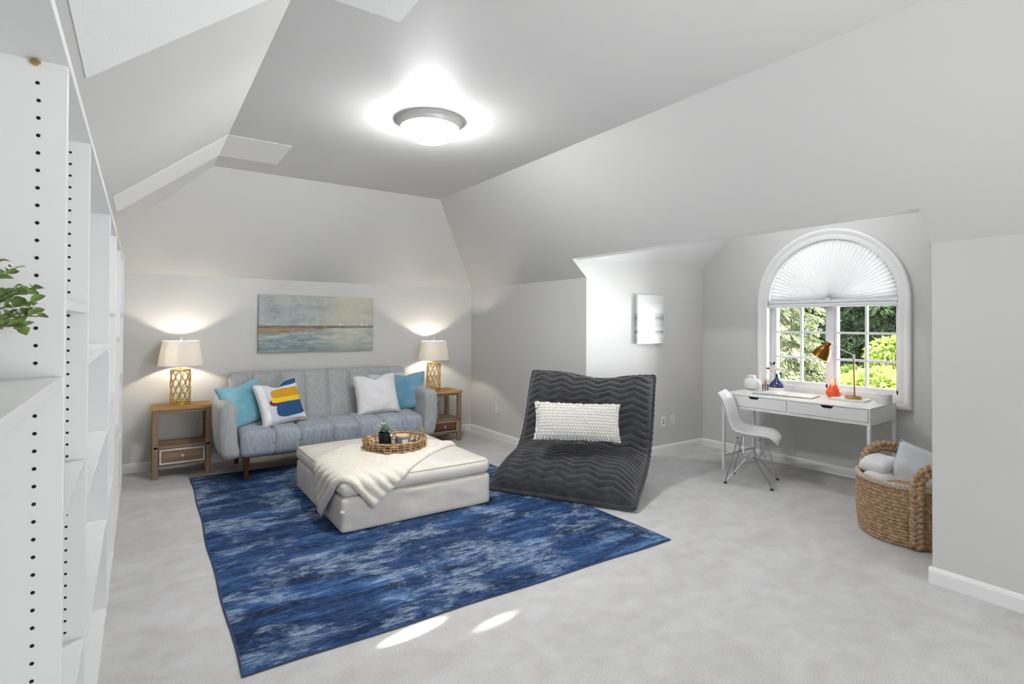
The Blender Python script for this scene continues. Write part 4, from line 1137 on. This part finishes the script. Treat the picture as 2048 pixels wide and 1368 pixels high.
shd(o_+[(r_-.0025, z) for r_, z in reversed(o_)]+[(0.0, .032), (0.0, .029)], M_bronze, 'lamp_shade')
shd([(0.0, -.012), (.024, -.012), (.0265, -.008), (.0265, .026), (.030, .031), (0, .031)], M_bronze, 'socket_cup')
M_inner = mat('lit_bulb_small', (1, 1, 1, 1), .4, emit=(255, 226, 180), estr=12)
mb = MB().sphere((0, 0, .085), .026, 14, 10); mb.v = [tuple(q4 @ Vector(p)) for p in mb.v]
obj('bulb', mb, M_inner, dl, smooth='all')
light('desk_lamp_glow', 'POINT', tuple(top+axs*.125), 1.6, (1.0, .82, .6), shadow_soft_size=.02)
obj('cord', MB().tube([(5.25, 2.2, zl+.004), (5.36, 2.13, ZD+.004), (5.452, 2.1, ZD-.02), (5.462, 2.08, .5), (5.46, 2.05, .3), (5.46, 2.10, .11)], .002, 6), M_plastic, dl, smooth='all')
tag(obj('white_cord', MB().tube([(5.455, 2.905, .74), (5.46, 2.905, .45), (5.462, 2.90, .105)], .0022, 6), M_plastic, smooth='all'), 'thin white cord hanging down the wall under the desk', 'cord')

# ------------------------------------------------------------------ shell chair
ch = thing('shell_chair', 'white moulded shell chair on chrome wire legs at the desk', 'chair', (4.598, 2.83, 0), 0)
fdir = Vector((.385, -.923)); ch.rotation_euler = (0, 0, math.atan2(fdir.y, fdir.x)-PI/2)   # local +y = forward
cp = [(-.262, .808, .150), (-.252, .775, .188), (-.236, .70, .205), (-.21, .60, .208), (-.178, .52, .212), (-.125, .455, .220), (-.05, .425, .228), (.05, .418, .232), (.14, .424, .228), (.195, .426, .218), (.225, .417, .195), (.236, .402, .16)]
def cpf(v):
    x = v*(len(cp)-1); i = min(len(cp)-2, int(x)); t = x-i
    p0, a_, b_, p3 = cp[max(0, i-1)], cp[i], cp[i+1], cp[min(len(cp)-1, i+2)]
    return [0.5*(2*a_[k_]+(b_[k_]-p0[k_])*t+(2*p0[k_]-5*a_[k_]+4*b_[k_]-p3[k_])*t*t+(3*a_[k_]-p0[k_]-3*b_[k_]+p3[k_])*t**3) for k_ in range(3)]
def shell(u, v, off=0.0):
    y, z, wd = cpf(v); s = 2*u-1
    isback = 1-sm(v, .30, .55)
    curl = abs(s)**2.6
    rise = .055*curl*(1-isback)*(1-sm(v, .72, .95)) ; fwdc = .055*curl*isback*sm(v, .0, .2)
    dn = .018*abs(s)**8*(sm(v, .6, .8)) 
    return (wd*s, y+fwdc, z+rise-dn)
mb = MB().grid(shell, 28, 44)
so = soft('shell', mb, M_plastic, ch)
md = so.modifiers.new('thick', 'SOLIDIFY'); md.thickness = .009; md.offset = 0
feet = [(-.185, -.19), (.185, -.19), (-.185, .19), (.185, .19)]
mounts = [(-.13, -.095), (.13, -.095), (-.13, .095), (.13, .095)]
mb = MB(); zm, zc = .402, .235
for (fx, fy), (mx, my) in zip(feet, mounts):
    mb.cyl((mx, my, zm), (fx, fy, .012), .0045, n=8)                 # leg rod
    mb.cyl((mx*.35, my*.25, zc), (fx, fy, .016), .0040, n=8)          # brace to the hub
    mb.cyl((mx, my, zm-.003), (mx*.35, my*1.6*.5, zc+.004), .0040, n=8)
    mb.cyl((mx, my, zm), (mx, my, zm+.016), .013, n=10)
for sx in (-1, 1): mb.cyl((sx*.045, -.075, zc+.004), (sx*.045, .075, zc+.004), .004, n=8)
for sy in (-1, 1): mb.cyl((-.13, sy*.024, zc+.0), (.13, sy*.024, zc+.0), .004, n=8); mb.cyl((-.045, sy*.075, zc+.004), (.045, sy*.075, zc+.004), .004, n=8)
obj('wire_base', mb, M_chrome, ch, smooth=True)
for fx, fy in feet: obj('glide', MB().lathe([(0, 0), (.016, 0), (.015, .006), (.007, .016), (0, .017)], (fx, fy, 0), n=14), M_black, ch, smooth=True)

# ------------------------------------------------------------------ basket
BC = Vector((4.36, 1.50)); BR, BH = .325, .385
bs = thing('woven_basket', 'big woven basket with braided handles beside the near wall', 'basket', (BC.x, BC.y, 0))
NR = 17
def wv(u, v):
    a_ = 2*PI*u; z = BH*v
    rb = BR*(.93+.07*math.sin(min(1, v*1.05)*PI*.75))
    row = v*NR; ri = math.floor(row); fr = row-ri
    st = u*66+.5*(ri % 2)+(fr-.5)*(.55); sf_ = st-math.floor(st)
    bmp = .014*math.sin(fr*PI)**.6*(0.3+.7*math.sin(sf_*PI)**.6)
    r_ = rb+bmp-.004
    return (r_*math.cos(a_), r_*math.sin(a_), z)
mb = MB().grid(wv, 444, 114, cu=True)
soft('weave', mb, M_seag, bs)
obj('lining', MB().lathe([(0, .01), (BR*.90, .01), (BR*.95, BH-.01)], n=48), M_seag, bs, smooth=True)
mb = MB()
for s_ in range(3): mb.tube([((BR*.982+.011*math.cos(36*2*PI*i/288+2.09*s_))*math.cos(2*PI*i/288), (BR*.982+.011*math.cos(36*2*PI*i/288+2.09*s_))*math.sin(2*PI*i/288), BH+.004+.011*math.sin(36*2*PI*i/288+2.09*s_)) for i in range(288)], .011, 6, closed=True)
obj('rim', mb, M_rim, bs, smooth='all')
def braid(path, amp, r_, turns):
    mb = MB(); N = len(path)*1
    P_ = [Vector(p) for p in path]
    for s_ in range(3):
        pts = []
        for i, p in enumerate(P_):
            t = (P_[min(i+1, N-1)]-P_[max(0, i-1)]).normalized()
            rad = Vector((p.x, p.y, 0)).normalized() if abs(p.x)+abs(p.y) > 0 else Vector((1, 0, 0))
            sd = t.cross(rad)
            if sd.length < 1e-4: sd = Vector((1, 0, 0))
            sd.normalize(); nn = sd.cross(t).normalized()
            ph = 2*PI*(turns*i/(N-1)+s_/3)
            pts.append(p+sd*amp*math.sin(ph)+nn*amp*.55*math.sin(2*ph))
        mb.tube(pts, r_, 8)
    return mb
def handle_path(ac, half):
    pts = []
    def pos(a_, r_): return (r_*math.cos(a_), r_*math.sin(a_))
    for i in range(24):
        z = .02+(BH-.0)*i/24; x, y = pos(ac-half, BR*(.95+.07*math.sin(z/BH*PI*.75))+.012); pts.append((x, y, z))
    for i in range(41):
        s = i/40; a_ = ac-half*math.cos(PI*s); z = BH+.15*math.sin(PI*s)**.8
        rr = BR+.012-.02*math.sin(PI*s); x, y = pos(a_, rr); pts.append((x, y, z))
    for i in range(24):
        z = BH-(BH-.02)*(i+1)/24; x, y = pos(ac+half, BR*(.95+.07*math.sin(z/BH*PI*.75))+.012); pts.append((x, y, z))
    # resample evenly
    P_ = [Vector(p) for p in pts]; L_ = [0]
    for i in range(1, len(P_)): L_.append(L_[-1]+(P_[i]-P_[i-1]).length)
    out = []
    for i in range(260):
        d = L_[-1]*i/259; j = max(1, next((k_ for k_ in range(1, len(L_)) if L_[k_] >= d), len(L_)-1))
        out.append(P_[j-1].lerp(P_[j], (d-L_[j-1])/max(1e-9, L_[j]-L_[j-1])))
    return out
for ac in (math.radians(231), math.radians(51)):
    obj('handle', braid(handle_path(ac, .50), .022, .0185, 12), M_seag, bs, smooth='all')
pillow('linen_pillow', 'pale grey linen pillow standing on its corner in the basket', (4.33, 1.475, .155), math.radians(-70), .12, .30, .44, .44, .15, M_palefab, 7.7, 0, pinch=.06)
bl = thing('folded_blanket', 'soft white folded blanket stuffed in the woven basket', 'blanket', (4.35, 1.66, .20))
def blk(i0):
    def d_(p):
        q = nz(p.x*7+i0, p.y*7, p.z*7)*.018; return p+p.normalized()*q
    return d_
soft('lower_fold', rbox((.34, .22, .20), .085, (18, 14, 12), blk(1.0), (-.01, .0, .12)), M_whitefab, bl)
soft('upper_fold', rbox((.30, .20, .10), .048, (16, 12, 8), blk(5.0), (.02, .04, .235)), M_whitefab, bl)

# small plant on the right table's shelf
sp = thing('potted_grass', 'grassy plant in a patterned pot on the right table shelf', 'plant', (2.93, 5.93, .2785))
g = G('chevron_pot_print', .5); x, y, z = g.xyz()
an = g.math('MULTIPLY', g.math('ARCTAN2', y, x), 12/PI)
zig = g.math('ABSOLUTE', g.math('SUBTRACT', g.math('FRACT', an), .5))
ln = g.math('FRACT', g.math('ADD', g.math('MULTIPLY', z, 42.0), g.math('MULTIPLY', zig, 1.6)))
g.color(g.mix(g.math('GREATER_THAN', ln, .5), (40, 40, 42), (214, 214, 212)))
obj('pot', MB().lathe([(0, 0), (.052, 0), (.056, .005), (.058, .115), (.053, .116), (.05, .10), (0, .10)], n=36), g.m, sp, smooth=True, angle=35)
mb = MB()
for i in range(70):
    a_ = random.uniform(0, 2*PI); l_ = random.uniform(.08, .135); s_ = random.uniform(.1, .5)
    b0 = Vector((.03*math.cos(a_)*random.random(), .03*math.sin(a_)*random.random(), .10)); d = Vector((math.cos(a_)*s_, math.sin(a_)*s_, 1)).normalized()
    sd = Vector((-math.sin(a_), math.cos(a_), 0))*.004
    mb.add([b0-sd, b0+sd, b0+d*l_*.6+sd*.8, b0+d*l_*.6-sd*.8, b0+d*l_+Vector((0, 0, -.01))], [(0, 1, 2, 3), (3, 2, 4)])
tag(obj('blades', mb, M_grassy, sp, fixn=False), kind='stuff')

# ------------------------------------------------------------------ outside the window
struct('ground', MB().poly([(5.9, -18, -3.2), (40, -18, -3.2), (40, 34, -3.2), (5.9, 34, -3.2)]), M_lawn)
def cards(pos, dirs, L, W, droop=0.0):
    """a quad leaf per position along dirs (arrays)"""
    n = len(pos); d = dirs/np.linalg.norm(dirs, axis=1, keepdims=True)
    r_ = rng.normal(size=(n, 3)); s_ = np.cross(d, r_); s_ /= np.linalg.norm(s_, axis=1, keepdims=True)+1e-9
    L = (np.ones(n)*L*rng.uniform(.7, 1.3, n))[:, None]; Wd = L*W
    a_ = pos; b_ = pos+d*L*.5+s_*Wd; c_ = pos+d*L; c_[:, 2] -= droop*L[:, 0]; e_ = pos+d*L*.5-s_*Wd
    v = np.stack([a_, b_, c_, e_], 1).reshape(-1, 3)
    return v
def mesh_quads(name, v, m, parent):
    me = bpy.data.meshes.new(name); n = len(v)//4
    me.vertices.add(len(v)); me.vertices.foreach_set('co', v.astype(np.float32).ravel())
    me.loops.add(4*n); me.loops.foreach_set('vertex_index', np.arange(4*n, dtype=np.int32))
    me.polygons.add(n); me.polygons.foreach_set('loop_start', np.arange(0, 4*n, 4, dtype=np.int32))
    me.update(calc_edges=True); me.materials.append(m)
    o = bpy.data.objects.new(name, me); C.objects.link(o); o.parent = parent; o['kind'] = 'stuff'
    return o
def conifer(label, x, y, h, rad, m, nb=150, per=90, leaf=.11, droop=.5, zlow=.1, group=None):
    t = thing('conifer_tree', label, 'tree', (x, y, -3.2))
    mb = MB().tube([(0, 0, 0), (0.03, 0, h*.5), (0, .02, h)], [.16*h/8, .10*h/8, .012], 10)
    obj('trunk', mb, M_trunk, t, smooth='all')
    bm_ = MB(); P_ = []; D_ = []
    for i in range(nb):
        f = zlow+(1-zlow)*((i+.5)/nb)**.9; z = h*f; L_ = rad*(1-f)**.75*random.uniform(.75, 1.15)+.12
        a_ = i*2.399+random.uniform(-.3, .3)
        d = np.array([math.cos(a_), math.sin(a_), 0.0])
        s = np.linspace(0, 1, 12)
        pts = np.stack([d[0]*L_*s, d[1]*L_*s, z+L_*(.12*s-droop*s**2)], 1)
        bm_.tube([tuple(p) for p in pts[::3]]+[tuple(pts[-1])], [.018, .014, .010, .006, .003], 5)
        k_ = max(10, int(per*(.35+L_/rad))); ss = rng.uniform(.12, 1, k_)**.8
        base = np.stack([d[0]*L_*ss, d[1]*L_*ss, z+L_*(.12*ss-droop*ss**2)], 1)
        side = np.array([-d[1], d[0], 0]); sg = rng.choice([-1, 1], k_)
        lat = (rng.uniform(0, .32, k_)*L_*(1-.55*ss))[:, None]*side*sg[:, None]
        base = base+lat; base[:, 2] -= np.abs(lat).sum(1)*.35+rng.uniform(-.03, .06, k_)
        P_.append(base); dd = np.tile(d, (k_, 1))*.7+side*sg[:, None]*.8; dd[:, 2] += rng.uniform(-.9, .15, k_); D_.append(dd)
    obj('branch', bm_, M_trunk, t, smooth='all')['kind'] = 'stuff'
    mesh_quads('needles', cards(np.concatenate(P_), np.concatenate(D_), leaf, .22, .2), m, t)
    return t
def mound(label, x, y, z, rx, ry, rz, m, n=9000, leaf=.09, lobes=9):
    t = thing('golden_cypress_shrub', label, 'shrub', (x, y, -3.2))
    obj('stem', MB().tube([(0, 0, 0), (.05, 0, (z+3.2)*.5), (0, 0, z+3.2-rz*.4)], [.12, .08, .03], 8), M_trunk, t, smooth='all')
    P_ = []; D_ = []
    for q in range(lobes):
        c_ = np.array([rng.uniform(-.6, .6)*rx, rng.uniform(-.6, .6)*ry, z+3.2+rng.uniform(-.9, .15)*rz]); k_ = n//lobes
        d = rng.normal(size=(k_, 3)); d /= np.linalg.norm(d, axis=1, keepdims=True)
        r_ = rng.uniform(.82, 1.0, k_)[:, None]*np.array([rx*.55, ry*.55, rz*.5])
        P_.append(c_+d*r_); dd = d*.8+rng.normal(size=(k_, 3))*.35; dd[:, 2] -= .25; D_.append(dd)
    # full skirt down to the ground
    k_ = n//2; a_ = rng.uniform(0, 2*PI, k_); zz = rng.uniform(.3, z+3.2, k_); f = np.sqrt(np.clip(1.05-(zz/(z+3.4))**3, 0, 1))
    P_.append(np.stack([np.cos(a_)*rx*f, np.sin(a_)*ry*f, zz], 1)); D_.append(np.stack([np.cos(a_), np.sin(a_), rng.uniform(-.8, .4, k_)], 1))
    mesh_quads('foliage', cards(np.concatenate(P_), np.concatenate(D_), leaf, .3, .25), m, t)
    return t
conifer('grey-green conifer with a pale trunk outside the left casement', 10.6, 5.85, 8.0, 1.25, M_conif2, 200, 200, .085, .35)
conifer('dark conifer behind the right casement, beyond the golden shrubs', 14.6, 5.7, 12.0, 1.75, M_conif, 230, 300, .12, .5, .05)
conifer('dark conifer behind the left casement, beyond the pale trunk', 14.6, 9.7, 12.0, 1.75, M_conif, 210, 260, .13, .5, .05)
conifer('dark conifer at far right of the garden', 14.2, 1.5, 12.0, 1.8, M_conif, 150, 110, .15, .5, .05)
conifer('tall dark conifer farthest back in the garden', 21.0, 9.6, 16.0, 3.4, M_conif, 240, 320, .18, .5, .05)
conifer('second tall dark conifer far back on the right of the garden', 20.5, 2.6, 15.0, 3.2, M_conif, 150, 120, .2, .5, .05)
mound('lower golden cypress shrub nearest the right casement', 9.6, 3.55, .32, .62, .75, .8, M_lime)
mound('upper golden cypress shrub at the right edge of the window', 11.1, 3.7, 1.0, .6, .62, .62, M_lime)
mound('golden cypress shrub low outside the centre of the window', 12.3, 5.0, .10, .55, .5, .8, M_lime)
